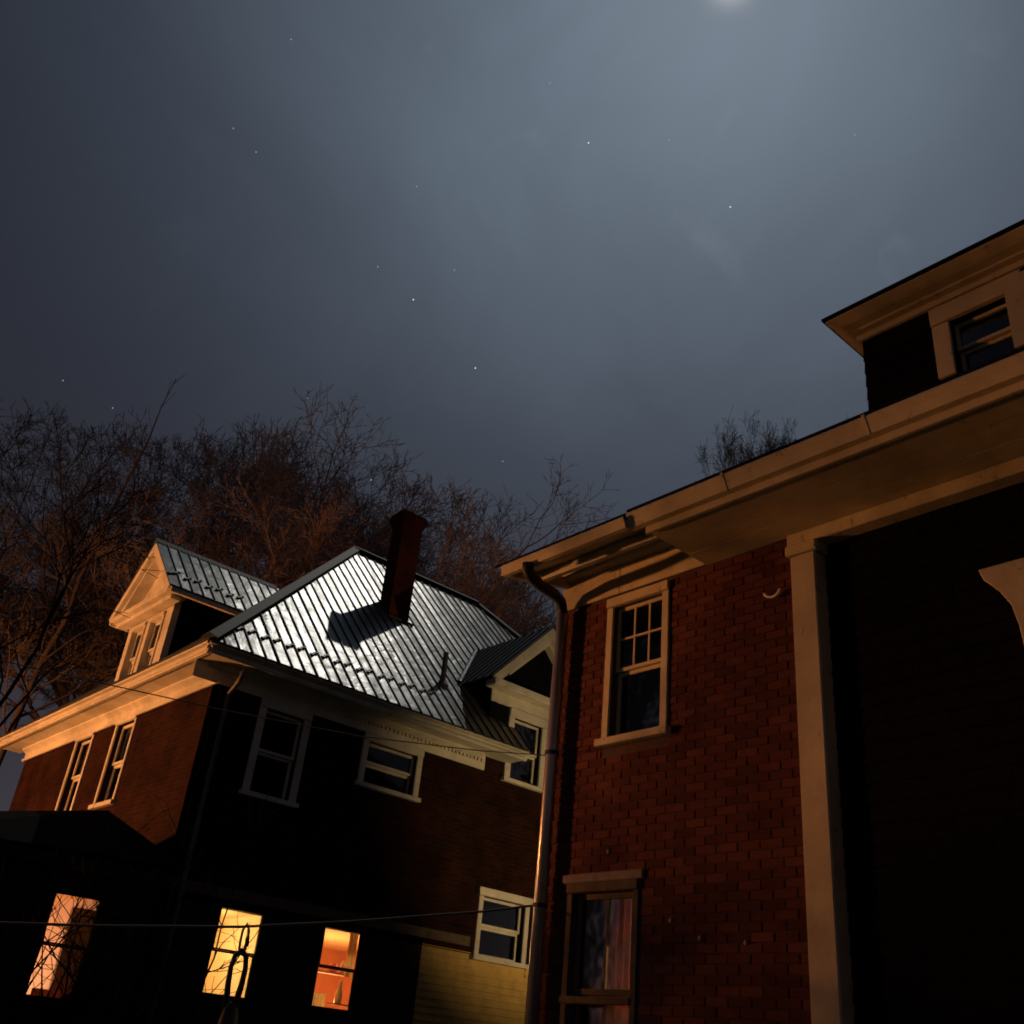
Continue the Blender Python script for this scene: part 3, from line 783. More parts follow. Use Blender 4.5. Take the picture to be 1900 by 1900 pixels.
MB().box(PX0 + .02, PX1 - .02, PY0 + .02, PY1 - .02, 3.203, 3.36).build('attic_light_block', 'clapboard_dark', A)  # added filler box: stops lamplight leaking in under the sunroom roof
ap = (5.02, 14.0, 4.15)
pr = MB(); q = [(PX0 - .3, PY0 - .3, 3.32), (PX1 + .2, PY0 - .3, 3.45), (PX1 + .2, PY1 + .3, 3.45), (PX0 - .3, PY1 + .3, 3.32)]
pr.add(q + [ap, (2.6, 14.0, 3.60)], [(0, 1, 4, 5), (1, 2, 4), (2, 3, 5, 4), (3, 0, 5), (3, 2, 1, 0)])
pr.build('sunroom_roof', 'shingle', A)
window(A, (4.33, PY0, 1.83), X, -Y, .57, 1.125, casing=.07, proud=.01, mat='clapboard_dark', sash=.02, recess=.01, label='window glowing dim pink')
window(A, (3.16, PY0, 1.84), X, -Y, .52, 1.105, casing=.07, proud=.02, mat='clapboard_dark', sash=.025)
r1 = room(A, 3.12, 5.30, PY0 + .09, 16.9, 0.5, 3.10, dict(back='room_mauve', side='room_mauve', ceil='room_orange', floor='room_dark'))
point_light('table_bulb', (4.0, 15.6, 1.9), 100, (1.0, 0.60, 0.32), .08, r1)
MB().box(4.74, 5.25, PY0 + .42, PY0 + .50, 1.2, 2.86).build('door_panel', 'curtain_brown', r1)
tag(wavy(4.48, 4.82, PY0 + .28, 1.80, 1.93, .015, 3).build('red_cloth', 'orange_cloth'), 'orange red cloth at the foot of the dim pink window', 'cloth')

# ================================================================== HOUSE B : brick house at the right
BX, BY1 = 6.80, 7.25
B = tag(empty('right_house', (BX, 0, 0)), 'dark brick house at the right with deep eave, downspout and attic window', 'house')
WU = (5.87, 6.51, 4.44, 5.80); WL = (6.14, 6.86, 1.2, 3.06)
bw = wall((BX + .012, 4.40, 0), Y, -X, BY1 - 4.40, 0, 6.32, .24, [(WU[0] - 4.4, WU[1] - 4.4, WU[2], WU[3]), (WL[0] - 4.4, WL[1] - 4.4, WL[2], WL[3])]).build('brick_wall', 'mortar', B)
MB().box(BX + .262, 16.0, BY1 - .24, BY1, 0, 6.31).build('back_wall', 'brick_y', B)
MB().box(15.76, 16.0, -6, BY1 - .25, 0, 6.31).build('far_side_wall', 'brick_x', B)
MB().box(BX + .3, 15.7, -6, -5.76, 0, 6.31).build('near_end_wall', 'brick_y', B)
# bricks: real pieces standing proud of the mortar
def brick_mesh(l, h, t, tint, nm='brick'):
    e = .004; p = MB(); dx = .014
    vs = []
    # front face (toward -X) slightly smaller than the base: arrises knocked off
    for (xx, ee) in ((dx, 0), (0.003, 0), (0, e)):
        vs += [(xx, ee, ee), (xx, l - ee, ee), (xx, l - ee, h - ee), (xx, ee, h - ee)]
    fs = []
    for a in (0, 4):
        for k in range(4):
            k2 = (k + 1) % 4; fs.append((a + k, a + k2, a + 4 + k2, a + 4 + k))
    fs.append((8, 9, 10, 11)); p.add(vs, fs)
    return p
random.seed(21)
NT = 8
BRM = []
for i in range(NT):
    p = brick_mesh(1.0, 1.0, 0, i / (NT - 1))
    me = bpy.data.meshes.new('brick'); 
    # unit brick with knocked arrises scaled per axis
    e1, e2 = .02, .06
    vs = [(.014, 0, 0), (.014, 1, 0), (.014, 1, 1), (.014, 0, 1), (.003, 0, 0), (.003, 1, 0), (.003, 1, 1), (.003, 0, 1), (0, e1, e2), (0, 1 - e1, e2), (0, 1 - e1, 1 - e2), (0, e1, 1 - e2)]
    me.from_pydata(vs, [], p.f); me.materials.append(MAT['brick_piece'])
    at = me.attributes.new('tint', 'FLOAT', 'POINT'); at.data.foreach_set('value', [i / (NT - 1)] * len(vs))
    BRM.append((me, vs, p.f))
pieces = []
zc, row = 0.90, 0
while zc < 5.92:
    h = min(.065, 5.93 - zc)
    yc = 4.40 - (0.1075 if row % 2 else 0)
    while yc < BY1:
        y0, y1 = max(yc, 4.405), min(yc + .205, BY1 - .002)
        segs = [(y0, y1)]
        for (a, b, c, d) in (WU, WL):
            if zc + h > c - .10 and zc < d + .12:
                new = []
                for (s, e) in segs:
                    if e <= a - .105 or s >= b + .105: new.append((s, e)); continue
                    if s < a - .105: new.append((s, a - .105))
                    if e > b + .105: new.append((b + .105, e))
                segs = new
        for (s, e) in segs:
            if e - s > .03: pieces.append((s, e, zc, h))
        yc += .215
    zc += .075; row += 1
campos = Vector((0, 0, 1.6))
pieces.sort(key=lambda p: (0 if p[2] > 1.75 else 1, (Vector((BX, (p[0] + p[1]) / 2, p[2])) - campos).length))
rest = MB(); tints = []
for i, (s, e, z, h) in enumerate(pieces):
    me, vs, fs = random.choice(BRM)
    dx = random.uniform(-.004, .003)
    if i < 300:
        o = bpy.data.objects.new('brick', me); COL.objects.link(o); o.parent = bw
        o.location = Vector((BX + dx, s, z)) - root_loc(bw); o.scale = (1, e - s, h)
    else:
        rest.add([(BX + dx + x, s + y * (e - s), z + zz_ * h) for x, y, zz_ in vs], fs)
        tints += [random.random()] * len(vs)
rb = rest.build('far_bricks', 'brick_piece', bw)
at = rb.data.attributes.new('tint', 'FLOAT', 'POINT'); at.data.foreach_set('value', tints)
rb['kind'] = 'stuff'
# windows
window(B, (BX, WU[1], WU[2]), -Y, -X, WU[1] - WU[0], WU[3] - WU[2], casing=.085, proud=.03, upper=(3, 2), mat='trim_b', sash=.035, recess=.05)
window(B, (BX, WL[1], WL[2]), -Y, -X, WL[1] - WL[0], WL[3] - WL[2], casing=.07, proud=.015, upper=(2, 1), mat='belt_brown', sash=.045, sill=False, split=.56)
MB().box(BX - .035, BX - .002, WL[0] - .13, WL[1] + .13, 3.145, 3.225).build('lintel', 'lintel_stone', B, bevel=.01)
MB().box(BX - .03, BX - .002, WL[0] - .02, WL[1] + .08, 2.16, 2.22).build('window_shelf', 'belt_brown', B, bevel=.01)
tag(wavy(0, 1, 0, 0, 1).build('dummy', 'curtain')) if False else None
def wavy_y(x, y0, y1, z0, z1, amp, waves):
    p = MB(); n = waves * 6
    for i in range(n + 1):
        a = i / n; xx = x + amp * math.sin(a * waves * 2 * math.pi)
        for zq in (z0, z1): p.v += [(xx, y0 + (y1 - y0) * a, zq), (xx + .006, y0 + (y1 - y0) * a, zq)]
    for i in range(n):
        b = i * 4
        p.f += [(b, b + 2, b + 6, b + 4), (b + 1, b + 5, b + 7, b + 3), (b + 2, b + 3, b + 7, b + 6), (b, b + 4, b + 5, b + 1)]
    return p
tag(wavy_y(BX + .30, 6.42, 6.90, 1.0, 3.1, .02, 6).build('drape', 'drape_brown'), 'brown drape inside the lower window of the right house', 'curtain')
tag(wavy_y(BX + .30, 6.10, 6.38, 2.62, 3.08, .012, 4).build('roller_blind', 'curtain'), 'pale half-drawn blind inside the lower window of the right house', 'blind')
rB = MB().box(BX + 1.6, BX + 1.65, 5.4, 7.1, .8, 3.2).build('room', 'room_red', B)
MB().box(BX + .26, BX + 1.6, 5.4, 7.1, 3.2, 3.25).build('ceiling', 'room_dark', rB)
MB().box(BX + .26, BX + 1.6, 5.35, 5.4, .8, 3.2).build('side_wall', 'room_dark', rB)
point_light('room_bulb', (BX + 1.0, 6.0, 2.6), 65.0, (1.0, 0.55, 0.24), .05, rB)
# pilaster, beam, near wall
pil = MB().box(BX - .07, BX + .12, 4.155, 4.398, 0, 5.70).build('pilaster', 'trim_b', B, bevel=.012)
MB().box(BX - .10, BX + .12, 4.12, 4.43, 5.702, 5.80).build('capital', 'trim_b', pil, bevel=.015)
MB().box(BX - .06, BX + .10, -6, 4.43, 5.803, 5.927).build('beam', 'trim_b', B, bevel=.01)
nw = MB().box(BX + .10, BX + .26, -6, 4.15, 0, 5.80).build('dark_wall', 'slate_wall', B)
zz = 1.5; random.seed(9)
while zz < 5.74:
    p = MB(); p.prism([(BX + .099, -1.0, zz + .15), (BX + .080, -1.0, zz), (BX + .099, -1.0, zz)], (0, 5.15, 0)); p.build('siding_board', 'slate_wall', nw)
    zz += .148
# bracketed post in front of the dark wall
bp_ = MB()
cy = 2.38; hw_ = .20
prof = [(cy - hw_, .0), (cy + hw_, .0), (cy + hw_, 4.40), (cy + hw_ + .015, 4.62), (cy + hw_ + .045, 4.78), (cy + hw_ + .11, 4.90), (cy + hw_ + .21, 5.02), (cy + hw_ + .24, 5.11),
        (cy - hw_ - .24, 5.11), (cy - hw_ - .21, 5.02), (cy - hw_ - .11, 4.90), (cy - hw_ - .045, 4.78), (cy - hw_ - .015, 4.62), (cy - hw_, 4.40)]
bp_.prism([(BX - .08, a, b) for a, b in prof], (.16, 0, 0)); bp_.build('bracketed_post', 'trim_b', B, bevel=.01)
# eave : near part boxed flat, far part open with mouldings
sf = MB().box(5.95, BX - .001, -6, 5.34, 5.940, 5.955).build('soffit', 'trim_b', B)
for k in range(3):
    MB().box(5.952 + k * .282, 5.952 + (k + 1) * .282 - .007, -6, 5.339, 5.930 + .001 * (k % 2), 5.939).build('board', 'trim_b', sf)
MB().box(5.92, 5.948, -6, 5.34, 5.90, 6.06).build('fascia', 'trim_b', B)
MB().box(BX - .03, BX - .002, 5.342, 6.436, 5.94, 6.30).build('frieze', 'trim_b', B, bevel=.006)
MB().box(BX - .028, BX - .002, 6.44, BY1 + .02, 5.942, 6.30).build('frieze', 'trim_b', B, bevel=.006)
p = MB(); p.prism([(5.85, 5.342, 6.02), (BX - .03, 5.342, 6.36), (BX - .03, 5.342, 6.385), (5.85, 5.342, 6.045)], (0, 7.18 - 5.342, 0)); p.build('soffit', 'trim_b', B)
p = MB(); p.prism([(6.26, 5.343, 6.06), (6.34, 5.343, 6.08), (6.34, 5.343, 6.18), (6.26, 5.343, 6.153)], (0, 7.17 - 5.343, 0)); p.build('moulding', 'trim', B)
p = MB(); p.prism([(BX - .031, 5.343, 6.26), (BX - .031, 5.343, 6.355), (BX - .12, 5.343, 6.33), (BX - .10, 5.343, 6.29)], (0, BY1 + .02 - 5.343, 0)); p.build('moulding', 'trim', B)
p = MB(); p.prism([(5.85, 7.181, 6.0), (BX + 1.4, 7.181, 6.50), (BX + 1.4, 7.181, 6.66), (5.85, 7.181, 6.11)], (0, .05, 0)); p.build('rake_board', 'trim_b', B)
# gutter in lengths, with joint bands
gprof = [(5.715, 6.105), (5.70, 6.08), (5.735, 6.03), (5.76, 5.965), (5.825, 5.965), (5.825, 6.11), (5.81, 6.11), (5.81, 5.985), (5.77, 5.985), (5.75, 6.04), (5.73, 6.10)]
for (a, b) in ((-6, 3.10), (3.104, 4.40), (4.404, 5.47)):
    p = MB(); p.prism([(x + .09, a, z) for x, z in gprof], (0, b - a, 0)); p.build('gutter', 'trim_b', B)
fprof = [(5.80 + (x - 5.76) * .72, 5.955 + (z - 5.965) * .72) for x, z in gprof]
p = MB(); p.prism([(x, 5.475, z) for x, z in fprof], (0, 7.14 - 5.475, 0)); p.build('gutter', 'trim_b', B)
for yb in (3.10, 4.40):
    p = MB(); p.prism([(5.784, yb - .012, 6.108), (5.784, yb - .012, 6.078), (5.820, yb - .012, 6.027), (5.845, yb - .012, 5.96), (5.855, yb - .012, 5.966), (5.830, yb - .012, 6.03), (5.794, yb - .012, 6.08), (5.794, yb - .012, 6.108)], (0, .026, 0)); p.build('gutter_strap', 'trim_b', B)
# roof of house B
p = MB(); p.prism([(5.82, -6.3, 6.12), (11.4, -6.3, 9.30), (16.9, -6.3, 6.12), (16.9, -6.3, 6.15), (11.4, -6.3, 9.34), (5.82, -6.3, 6.15)], (0, 5.49 + 6.3, 0)); p.build('roof', 'shingle', B)
p = MB(); p.prism([(5.79, 5.493, 6.075), (11.4, 5.493, 9.25), (16.9, 5.493, 6.075), (16.9, 5.493, 6.10), (11.4, 5.493, 9.28), (5.79, 5.493, 6.10)], (0, BY1 + .02 - 5.493, 0)); p.build('roof', 'shingle', B)
# downspout
ds = MB()
ds.tube([(5.78, 6.74, 5.97), (5.79, 6.745, 5.90), (5.84, 6.76, 5.86), (6.05, 6.86, 5.88), (6.45, 7.05, 5.97), (6.62, 7.13, 5.97), (6.685, 7.16, 5.86), (6.69, 7.16, 5.80)], .058, 14)
dso = ds.build('elbow', 'downspout_black', None, smooth=True)
dd = MB(); dd.tube([(6.69, 7.16, 5.86), (6.69, 7.17, 4.4), (6.69, 7.17, 0.2)], .062, 18)
dso2 = dd.build('downspout', 'downspout', B, smooth=True)
dso.parent = dso2; dso.location = -root_loc(dso2)
for zb in (4.37, 2.95):
    MB().lathe((6.69, 7.17, zb), [(.066, -.02), (.07, -.02), (.07, .02), (.066, .02)], 18).build('strap', 'downspout_black', dso2)
# small white curved vent cap under the eave and pale anchors in the brick
vc = MB(); n = 10
for i in range(n + 1):
    a = math.pi * (1.08 + .84 * i / n)
    for (rr, xx) in ((.075, BX - .005), (.095, BX - .06), (.072, BX - .06)):
        vc.v.append((xx, 4.60 - rr * math.cos(a), 5.46 + rr * math.sin(a) * .9))
for i in range(n):
    b = i * 3
    vc.f += [(b, b + 3, b + 4, b + 1), (b + 1, b + 4, b + 5, b + 2), (b + 2, b + 5, b + 3, b)]
vc.build('vent_cap', 'ivory', B, smooth=True)
for (yy, zz_) in ((6.44, 3.40), (5.71, 2.80), (5.41, 2.66), (4.97, 2.62)):
    MB().lathe((BX - .012, yy, zz_), [(.004, -.02), (.012, -.012), (.015, .0), (.012, .012), (.004, .02)], 8).build('wall_anchor', 'trim_b', B, smooth=True)
# attic dormer
bd = wall((BX, -3.0, 0), Y, -X, 6.58, 6.3, 7.72, .12, [(2.30 + 3, 2.78 + 3, 6.90, 7.46), (1.35 + 3, 1.83 + 3, 6.90, 7.46)]).build('dormer', 'slate_wall', B)
MB().box(BX + .122, 9.5, 3.46, 3.58, 6.3, 7.72).build('cheek', 'slate_wall', bd)
for (a, b) in ((2.30, 2.78), (1.35, 1.83)):
    window(B, (BX, b, 6.92), -Y, -X, b - a, .54, casing=.15, proud=.035, mat='trim_b', sash=.03, sill=False)
MB().box(BX - .05, BX - .038, 1.84, 2.30, 6.9, 7.6).build('mullion_board', 'trim_b', bd)
sid = 6.74
while sid < 7.55:
    p = MB(); p.prism([(BX - .001, 2.945, sid + .14), (BX - .02, 2.945, sid), (BX - .001, 2.945, sid)], (0, .632, 0)); p.build('siding_board', 'slate_wall', bd)
    sid += .14
def hipped(x0, y1, z, pr, name, mat):
    """moulding run that turns the corner at (x0, y1): along -X face and along the +Y face; pr = (out, height) profile"""
    a = [Vector((x0 - o, -3.2, z + h)) for o, h in pr]; b = [Vector((x0 - o, y1 + o, z + h)) for o, h in pr]; c_ = [Vector((9.5, y1 + o, z + h)) for o, h in pr]
    n = len(pr); p = MB(); p.add(a + b + c_, [])
    for i in range(n):
        j = (i + 1) % n
        p.f += [(i, j, n + j, n + i), (n + i, n + j, 2 * n + j, 2 * n + i)]
    p.f += [tuple(range(n))[::-1], tuple(range(2 * n, 3 * n))]
    return p.build(name, mat, bd)
hipped(BX, 3.58, 7.685, [(-.1, -.01), (.03, -.01), (.035, .045), (-.1, .045)], 'frieze', 'trim_b')
hipped(BX, 3.46, 7.732, [(-.1, 0), (.10, 0), (.11, .018), (.20, .022), (.24, .035), (.30, .065), (.30, .085), (-.1, .085)], 'crown', 'trim_b')
hipped(BX, 3.46, 7.819, [(-.1, 0), (.325, 0), (.325, .028), (-.1, .3)], 'roof_edge', 'shingle')
MB().box(BX + .09, 9.5, -3.2, 3.5, 7.95, 8.12).build('roof_deck', 'shingle', bd)

# ================================================================== trees
def rnd_dir(d, ang, rng):
    d = d.normalized(); a = d.orthogonal().normalized(); a.rotate(Quaternion(d, rng.uniform(0, 2 * math.pi)))
    r = d.copy(); r.rotate(Quaternion(a, ang)); return r

def bare_tree(name, base, height, label, seed, trunk_r=.22, fork=.38, spread=1.0, levels=8, twig=.009, mat='bark', lean=None, group=None, leader=False, width=1.0):
    """winter tree: forking limbs (Y after Y) with fine twigs on the outer shoots"""
    rng = random.Random(seed)
    root = tag(empty(name, base), label, 'tree', group)
    T, Bm = MB(), MB()
    def shoot(p, d, l, r, n=3):
        pts = [p]; dd = d
        for i in range(n):
            dd = (dd + Vector((rng.uniform(-1, 1), rng.uniform(-1, 1), rng.uniform(-.6, 1.0))) * .22).normalized()
            pts.append(pts[-1] + dd * (l / n))
        Bm.tube(pts, [max(twig * .7, r * (1 - .22 * i)) for i in range(n + 1)], 3, cap=False)
        return pts, dd
    def grow(p, d, l, r, lv, tgt):
        n = 4 if lv < 4 else 3
        pts = [p]; dd = d
        for i in range(n):
            dd = (dd + Vector((rng.uniform(-1, 1), rng.uniform(-1, 1), rng.uniform(-.8, .9))) * (.09 + .012 * lv) + Zv * .012).normalized()
            pts.append(pts[-1] + dd * (l / n))
        r1 = max(twig, r * .80)
        tgt.tube(pts, [max(twig, r + (r1 - r) * i / n) for i in range(n + 1)], 7 if lv < 2 else 5 if lv < 4 else 3, cap=False)
        if lv >= 3:
            for k in range(rng.choice((2, 2, 3)) if lv < levels else 4):
                a = rng.randrange(1, n + 1)
                sp, sd = shoot(pts[a], rnd_dir(dd, rng.uniform(.5, 1.1), rng), l * rng.uniform(.5, .9), max(twig, r1 * .4))
                if lv > 3: shoot(sp[2], rnd_dir(sd, rng.uniform(.4, .8), rng), l * rng.uniform(.3, .5), twig, 2)
        if lv >= levels: return
        m = 3 if rng.random() < .30 else 2
        for k in range(m):
            a = rng.uniform(.16, .34) if k == 0 else rng.uniform(.38, .75)
            nd = rnd_dir(dd, a * spread, rng)
            if nd.z < -.05: nd.z = rng.uniform(0, .2); nd.normalize()
            grow(pts[-1], nd, l * rng.uniform(.72, .9) * (1 if k == 0 else .92), r1 * (.86 if k == 0 else rng.uniform(.6, .8)), lv + 1, Bm)
    b = Vector(base); d0 = (lean or Zv).normalized()
    if leader:
        npt = 16; pts = [b + d0 * (height * i / npt) + Vector((rng.uniform(-.07, .07), rng.uniform(-.07, .07), 0)) * (i > 0) for i in range(npt + 1)]
        T.tube(pts, [max(.012, trunk_r * (1 - (i / npt)) ** .8) for i in range(npt + 1)], 8, cap=False)
        for i in range(12, npt):
            for k in range(2):
                pp = pts[i].lerp(pts[i + 1], rng.random()); shoot(pp, rnd_dir(d0, rng.uniform(.35, .7), rng), height * rng.uniform(.02, .05), .012)
        for i in range(6, 12):
            for k in range(2):
                a = i + rng.random(); i0 = int(min(npt - 1, a)); pp = pts[i0].lerp(pts[i0 + 1], a - i0)
                rr = trunk_r * (1 - a / npt) ** .8
                nd = rnd_dir(d0, rng.uniform(.5, 1.0), rng)
                grow(pp, nd, height * .09 * rng.uniform(.5, 1.1) * max(.22, 1.2 - 1.15 * a / npt), rr * .5, levels - 3 if a < 11 else levels - 2, Bm)
    else:
        top = b + d0 * (height * fork)
        npt = 6; pts = [b.lerp(top, i / npt) + Vector((rng.uniform(-.08, .08), rng.uniform(-.08, .08), 0)) * (i > 0) for i in range(npt + 1)]
        T.tube(pts, [trunk_r * (1.5 if i == 0 else 1 - .25 * i / npt) for i in range(npt + 1)], 9, cap=False)
        for k in range(3):
            nd = rnd_dir(d0, rng.uniform(.18, .5) * spread, rng)
            grow(pts[-1 - (k == 2)], nd, height * .17 * rng.uniform(.85, 1.15), trunk_r * rng.uniform(.5, .62), 1, Bm)
        k = height / (max(v[2] for v in Bm.v) - base[2])
        for mm in (T, Bm):
            mm.v = [(base[0] + (v[0] - base[0]) * k * width, base[1] + (v[1] - base[1]) * k * width, base[2] + (v[2] - base[2]) * k) for v in mm.v]
    T.build('trunk', mat, root, smooth=True)
    Bm.build('crown', mat, root, smooth=True)
    return root

TG = 'bare trees behind the metal roof'
trees = [  # x, y, height, seed, radius, label
    (10.0, 31.0, 16.8, 1, .24, 'bare reddish tree behind the left gable dormer'),
    (11.6, 30.2, 21.0, 2, .26, 'bare reddish tree over the right end of the left dormer roof'),
    (14.2, 29.3, 21.2, 3, .27, 'broad bare reddish tree behind the top of the moonlit roof'),
    (16.4, 28.2, 20.6, 4, .24, 'bare spreading tree behind the chimney, left of it'),
    (19.0, 26.6, 19.0, 6, .22, 'bare tree behind the ridge right of the chimney'),
    (21.0, 25.4, 17.8, 7, .20, 'low bare tree between the moonlit roof and the right house'),
    (11.8, 34.0, 21.0, 15, .24, 'hazy bare tree farther back over the left dormer ridge'),
    (15.4, 33.5, 22.0, 16, .25, 'hazy bare tree farther back over the apex of the moonlit roof'),
    (13.0, 36.0, 23.0, 12, .26, 'far bare tree seen between the reddish trees'),
    (18.4, 34.0, 23.0, 13, .24, 'far bare tree rising behind the chimney top'),
]
for (x, y, h, sd, r, lab) in trees:
    bare_tree('bare_tree', (x, y, 0), h, lab, sd, trunk_r=r * 1.5, group=TG, twig=.0115, width=1.0, spread=1.15)
bare_tree('bare_tree', (5.30, 24.0, 0), 17.6, 'dark tall tree with one straight leaning trunk at the left', 31, trunk_r=.125, mat='bark_dark', lean=Vector((.102, 0, 1)), leader=True, twig=.011)
bare_tree('bare_tree', (3.3, 33.0, 0), 18.0, 'faint thin bare tree left of the leaning trunk', 8, trunk_r=.12, leader=True, twig=.010, lean=Vector((.05, 0, 1)), group=TG)
bare_tree('bare_tree', (5.6, 32.0, 0), 18.8, 'slim bare tree at the left edge of the picture', 9, trunk_r=.12, leader=True, twig=.010, lean=Vector((.03, 0, 1)), group=TG)
bare_tree('distant_tree', (28.9, 21.3, 0), 27.3, 'dark tree top showing above the right house gutter', 41, trunk_r=.3, fork=.72, spread=.8, twig=.018, mat='bark_dark', width=.55)
bare_tree('distant_tree', (31.6, 17.8, 0), 27.0, 'second tree top beside the attic dormer of the right house', 43, trunk_r=.3, fork=.72, spread=.8, twig=.018, mat='bark_dark', width=.55)

bare_tree('young_tree', (2.55, 12.0, 0), 6.9, 'young thin tree whose branches cross the orange eave at the left', 61, trunk_r=.045, fork=.45, levels=4, twig=.005, mat='twig_black', width=1.25)

# shrubs in front of the lit windows
def shrub(base, h, seed, label, n=9):
    rng = random.Random(seed); p = MB()
    root = tag(empty('bare_shrub', base), label, 'shrub')
    def tw(q, d, l, r, lv):
        pts = [q]
        for i in range(4):
            d = (d + Vector((rng.uniform(-1, 1), rng.uniform(-1, 1), rng.uniform(-.4, .8))) * .22).normalized(); pts.append(pts[-1] + d * l / 4)
        p.tube(pts, [max(.003, r * (1 - .14 * i)) for i in range(5)], 4, cap=False)
        if lv < 3:
            for k in range(3):
                i = rng.choice((1, 2, 3, 4)); tw(pts[i], rnd_dir(d, rng.uniform(.4, 1.0), rng), l * rng.uniform(.4, .7), r * .6, lv + 1)
    for k in range(n):
        tw(Vector(base) + Vector((rng.uniform(-.15, .15), rng.uniform(-.15, .15), 0)), rnd_dir(Zv, rng.uniform(.05, .4), rng), h * rng.uniform(.6, .9), .019, 0)
    p.build('twigs', 'twig_black', root)
shrub((4.0, 11.5, 0), 2.9, 5, 'dark bare shrub in front of the dim pink window', 16)
shrub((5.25, 10.9, 0), 2.5, 6, 'thin bare shrub in front of the yellow window', 8)

# ================================================================== lines, hanger
def line_thing(name, pts, r, label):
    p = MB(); q = []
    for i in range(len(pts) - 1):
        a, b = Vector(pts[i]), Vector(pts[i + 1])
        for k in range(8): q.append(a.lerp(b, k / 8))
    q.append(Vector(pts[-1]))
    p.tube(q, r, 5)
    return tag(p.build(name, 'cord', smooth=True), label, 'line')
line_thing('clothesline', [(6.72, 7.26, 2.965), (6.24, 7.41, 2.84), (5.07, 7.78, 2.585), (4.2, 8.05, 2.42), (3.24, 8.35, 2.29), (2.52, 8.58, 2.21), (0.5, 9.21, 2.13), (-2.0, 10.0, 2.2)], .011,
           'clothesline running low from the downspout across the lit windows')
line_thing('overhead_cable', [(6.72, 7.26, 4.37), (6.03, 7.48, 4.27), (4.9, 7.83, 4.16), (3.67, 8.22, 4.13), (1.93, 8.76, 4.14), (-2.0, 10.0, 4.35)], .0055,
           'thin cable running from the downspout across the upper windows')
po = tag(empty('line_post', (-2.0, 10.05, 0)), 'wooden post holding the clothesline beyond the left edge', 'post')
MB().box(-2.06, -1.94, 10.01, 10.13, 0, 4.5).build('post', 'bark_dark', po)
MB().box(-2.4, -1.6, 10.03, 10.10, 4.5, 4.58).build('crossbar', 'bark_dark', po)
hg = tag(empty('line_hanger', (4.2, 8.03, 2.44)), 'dark forked hanger with two loops on the clothesline before the yellow window', 'hanger')
h1 = MB()
hp = lambda u, z: (4.25 + u * .73, 8.03 - u * .66, z)
h1.tube([hp(-.022, 2.24), hp(-.028, 2.32), hp(-.026, 2.40), hp(0, 2.455), hp(.026, 2.40), hp(.028, 2.32), hp(.022, 2.24)], .011, 8)
h1.tube([hp(.028, 2.36), hp(.03, 2.28)], [.014, .02], 8); h1.build('hook_loop', 'dark_metal', hg, smooth=True)
h2 = MB()
h2.tube([hp(-.03, 1.80), hp(-.055, 2.0), hp(-.06, 2.12), hp(-.045, 2.21), hp(0, 2.245), hp(.045, 2.21), hp(.06, 2.12), hp(.055, 2.0), hp(.03, 1.80)], [.03, .024, .021, .022, .03, .022, .021, .024, .03], 8)
h2.build('fork', 'dark_metal', hg, smooth=True)
c_ = Vector(hp(.01, 1.72)); MB().lathe(c_, [(.02, -.16), (.07, -.12), (.085, -.02), (.06, .10), (.03, .16)], 12).build('bag', 'dark_metal', hg, smooth=True)

# ================================================================== lamps that light the place
def street_lamp(loc, h, aim, energy, label):
    x, y = loc
    s = tag(empty('street_lamp', (x, y, 0)), label, 'street lamp')
    MB().tube([(x, y, 0), (x, y, h * .6), (x, y, h + .25)], [.11, .085, .06], 10).build('pole', 'lamp_post', s, smooth=True)
    a = Vector(aim).normalized()
    e = Vector((x, y, h + .2)) + a * 1.5 + Zv * .15
    MB().tube([(x, y, h + .15), Vector((x, y, h + .3)) + a * .6, e], .04, 8).build('arm', 'lamp_post', s, smooth=True)
    MB().lathe(e - Zv * .02, [(.10, .12), (.2, .06), (.24, 0), (.22, -.03)][::-1], 16).build('head', 'lamp_post', s)
    MB().lathe(e - Zv * .16, [(.05, -.08), (.14, -.03), (.18, .06), (.19, .10)], 16).build('lens', 'sodium_lens', s, smooth=True)
    sl = bpy.data.lights.new('lamp_light', 'SPOT'); sl.energy = energy; sl.color = (1.0, 0.35, 0.095); sl.shadow_soft_size = .34
    sl.spot_size = math.radians(150); sl.spot_blend = .75
    so_ = bpy.data.objects.new('lamp_light', sl); COL.objects.link(so_); so_.parent = s
    so_.location = e - Zv * .42 - root_loc(s)
    so_.rotation_euler = (-Vector((1.0, -.58, .20))).to_track_quat('Z', 'Y').to_euler()
street_lamp((-5.2, 20.6), 3.2, (1, 0, 0), 7900, 'low sodium lamp post in the yard beyond the left edge')
bare_tree('bare_tree', (-1.4, 16.9, 0), 6.2, 'small bare tree beside the lamp post beyond the left edge', 55, trunk_r=.07, levels=5, twig=.006, mat='bark_dark')
pl = tag(empty('floodlight', (13.2, BY1 + .02, 3.2)), 'floodlight on the hidden back wall of the right house', 'lamp')
MB().box(13.12, 13.28, BY1 + .002, BY1 + .05, 3.1, 3.3).build('backplate', 'lamp_post', pl)
MB().tube([(13.2, BY1 + .05, 3.2), (13.2, BY1 + .22, 3.22)], .02, 8).build('arm', 'lamp_post', pl)
MB().tube([(13.2, BY1 + .20, 3.22), (13.2, BY1 + .26, 3.23), (13.2, BY1 + .38, 3.26)], [.04, .07, .10], 14).build('shade', 'lamp_post', pl)
MB().lathe((13.2, BY1 + .34, 3.25), [(.01, -.05), (.05, -.03), (.06, 0), (.05, .03), (.01, .05)], 12).build('bulb', 'bulb_glow', pl, smooth=True)
sp = bpy.data.lights.new('flood_beam', 'SPOT'); sp.energy = 760; sp.color = (1.0, 0.66, 0.28); sp.shadow_soft_size = .06
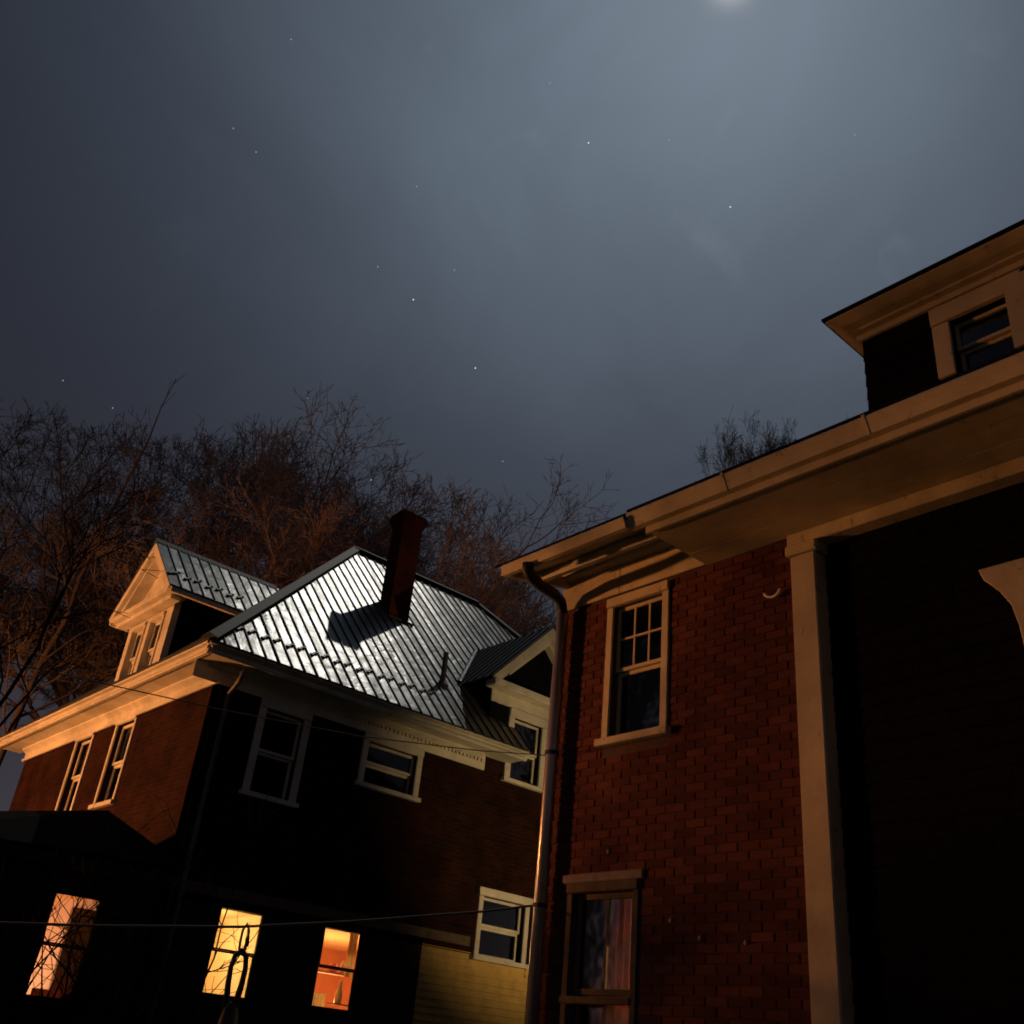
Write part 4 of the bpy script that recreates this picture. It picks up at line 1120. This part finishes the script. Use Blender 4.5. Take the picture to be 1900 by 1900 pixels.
sp.spot_size = math.radians(70); sp.spot_blend = .8
so = bpy.data.objects.new('flood_beam', sp); COL.objects.link(so); so.parent = pl
so.location = Vector((13.2, BY1 + .42, 3.26)) - root_loc(pl)
so.rotation_euler = (-(Vector((13.3, 14.0, 5.7)) - Vector((13.2, BY1 + .42, 3.26)))).to_track_quat('Z', 'Y').to_euler()

# unseen evergreen hedge added to shade the foot of the right house from the lamp
hd = tag(empty('occluder', (1.2, 13.6, 0)), 'unseen evergreen hedge beyond the left edge', 'occluder')
rng = random.Random(77); hm = MB()
for i in range(4200):
    u = rng.uniform(-1.9, 1.9); v_ = rng.uniform(-.45, .45); w_ = .1 + 3.2 * (1 - rng.random() ** .55)
    if rng.random() < .6: v_ = math.copysign(rng.uniform(.33, .47), v_)
    c0 = Vector((1.2 + u * .95 + v_ * .3, 13.5 + u * -.05 + v_, w_ + .06 * math.sin(u * 4)))
    a_ = Vector((rng.uniform(-1, 1), rng.uniform(-1, 1), rng.uniform(-1, 1))).normalized() * .09
    b_ = a_.orthogonal().normalized() * .05
    hm.add([c0 - a_, c0 + b_, c0 + a_, c0 - b_], [(0, 1, 2, 3)])
hm.build('foliage', 'needle', hd)
MB().box(-.5, 2.9, 13.35, 13.75, .05, 2.3).build('branch_core', 'twig_black', hd)

# ================================================================== stars
def star(px, py, r, mat, label, group=None):
    d = (CR * (px - 950) + CD * (py - 950) + CF * 1863.12).normalized()
    p = d * 2400 + Vector((0, 0, 1.6))
    tag(MB().lathe(p, [(r * .1, -r), (r * .7, -r * .7), (r, 0), (r * .7, r * .7), (r * .1, r)], 8).build('star', mat), label, 'star', group)
for (a, b, lab) in ((1355, 384, 'brightest star, rightmost of the bright ones, above the right house'), (1092, 265, 'highest of the bright stars, near the top centre of the sky'),
                    (767, 556, 'bright star straight above the chimney, left of centre'), (882, 683, 'bright star above and right of the chimney'),
                    (689, 890, 'bright star lowest of all, among the tree tops beside the chimney')):
    star(a, b, 1.6, 'star_glow', lab)
for (a, b) in ((433, 238), (475, 282), (540, 73), (1020, 154), (773, 346), (701, 495), (843, 501), (570, 739), (933, 856), (209, 757), (117, 706), (1241, 260), (1586, 250)):
    star(a, b, 1.6, 'star_dim', 'tiny faint star in the night sky', 'faint stars')
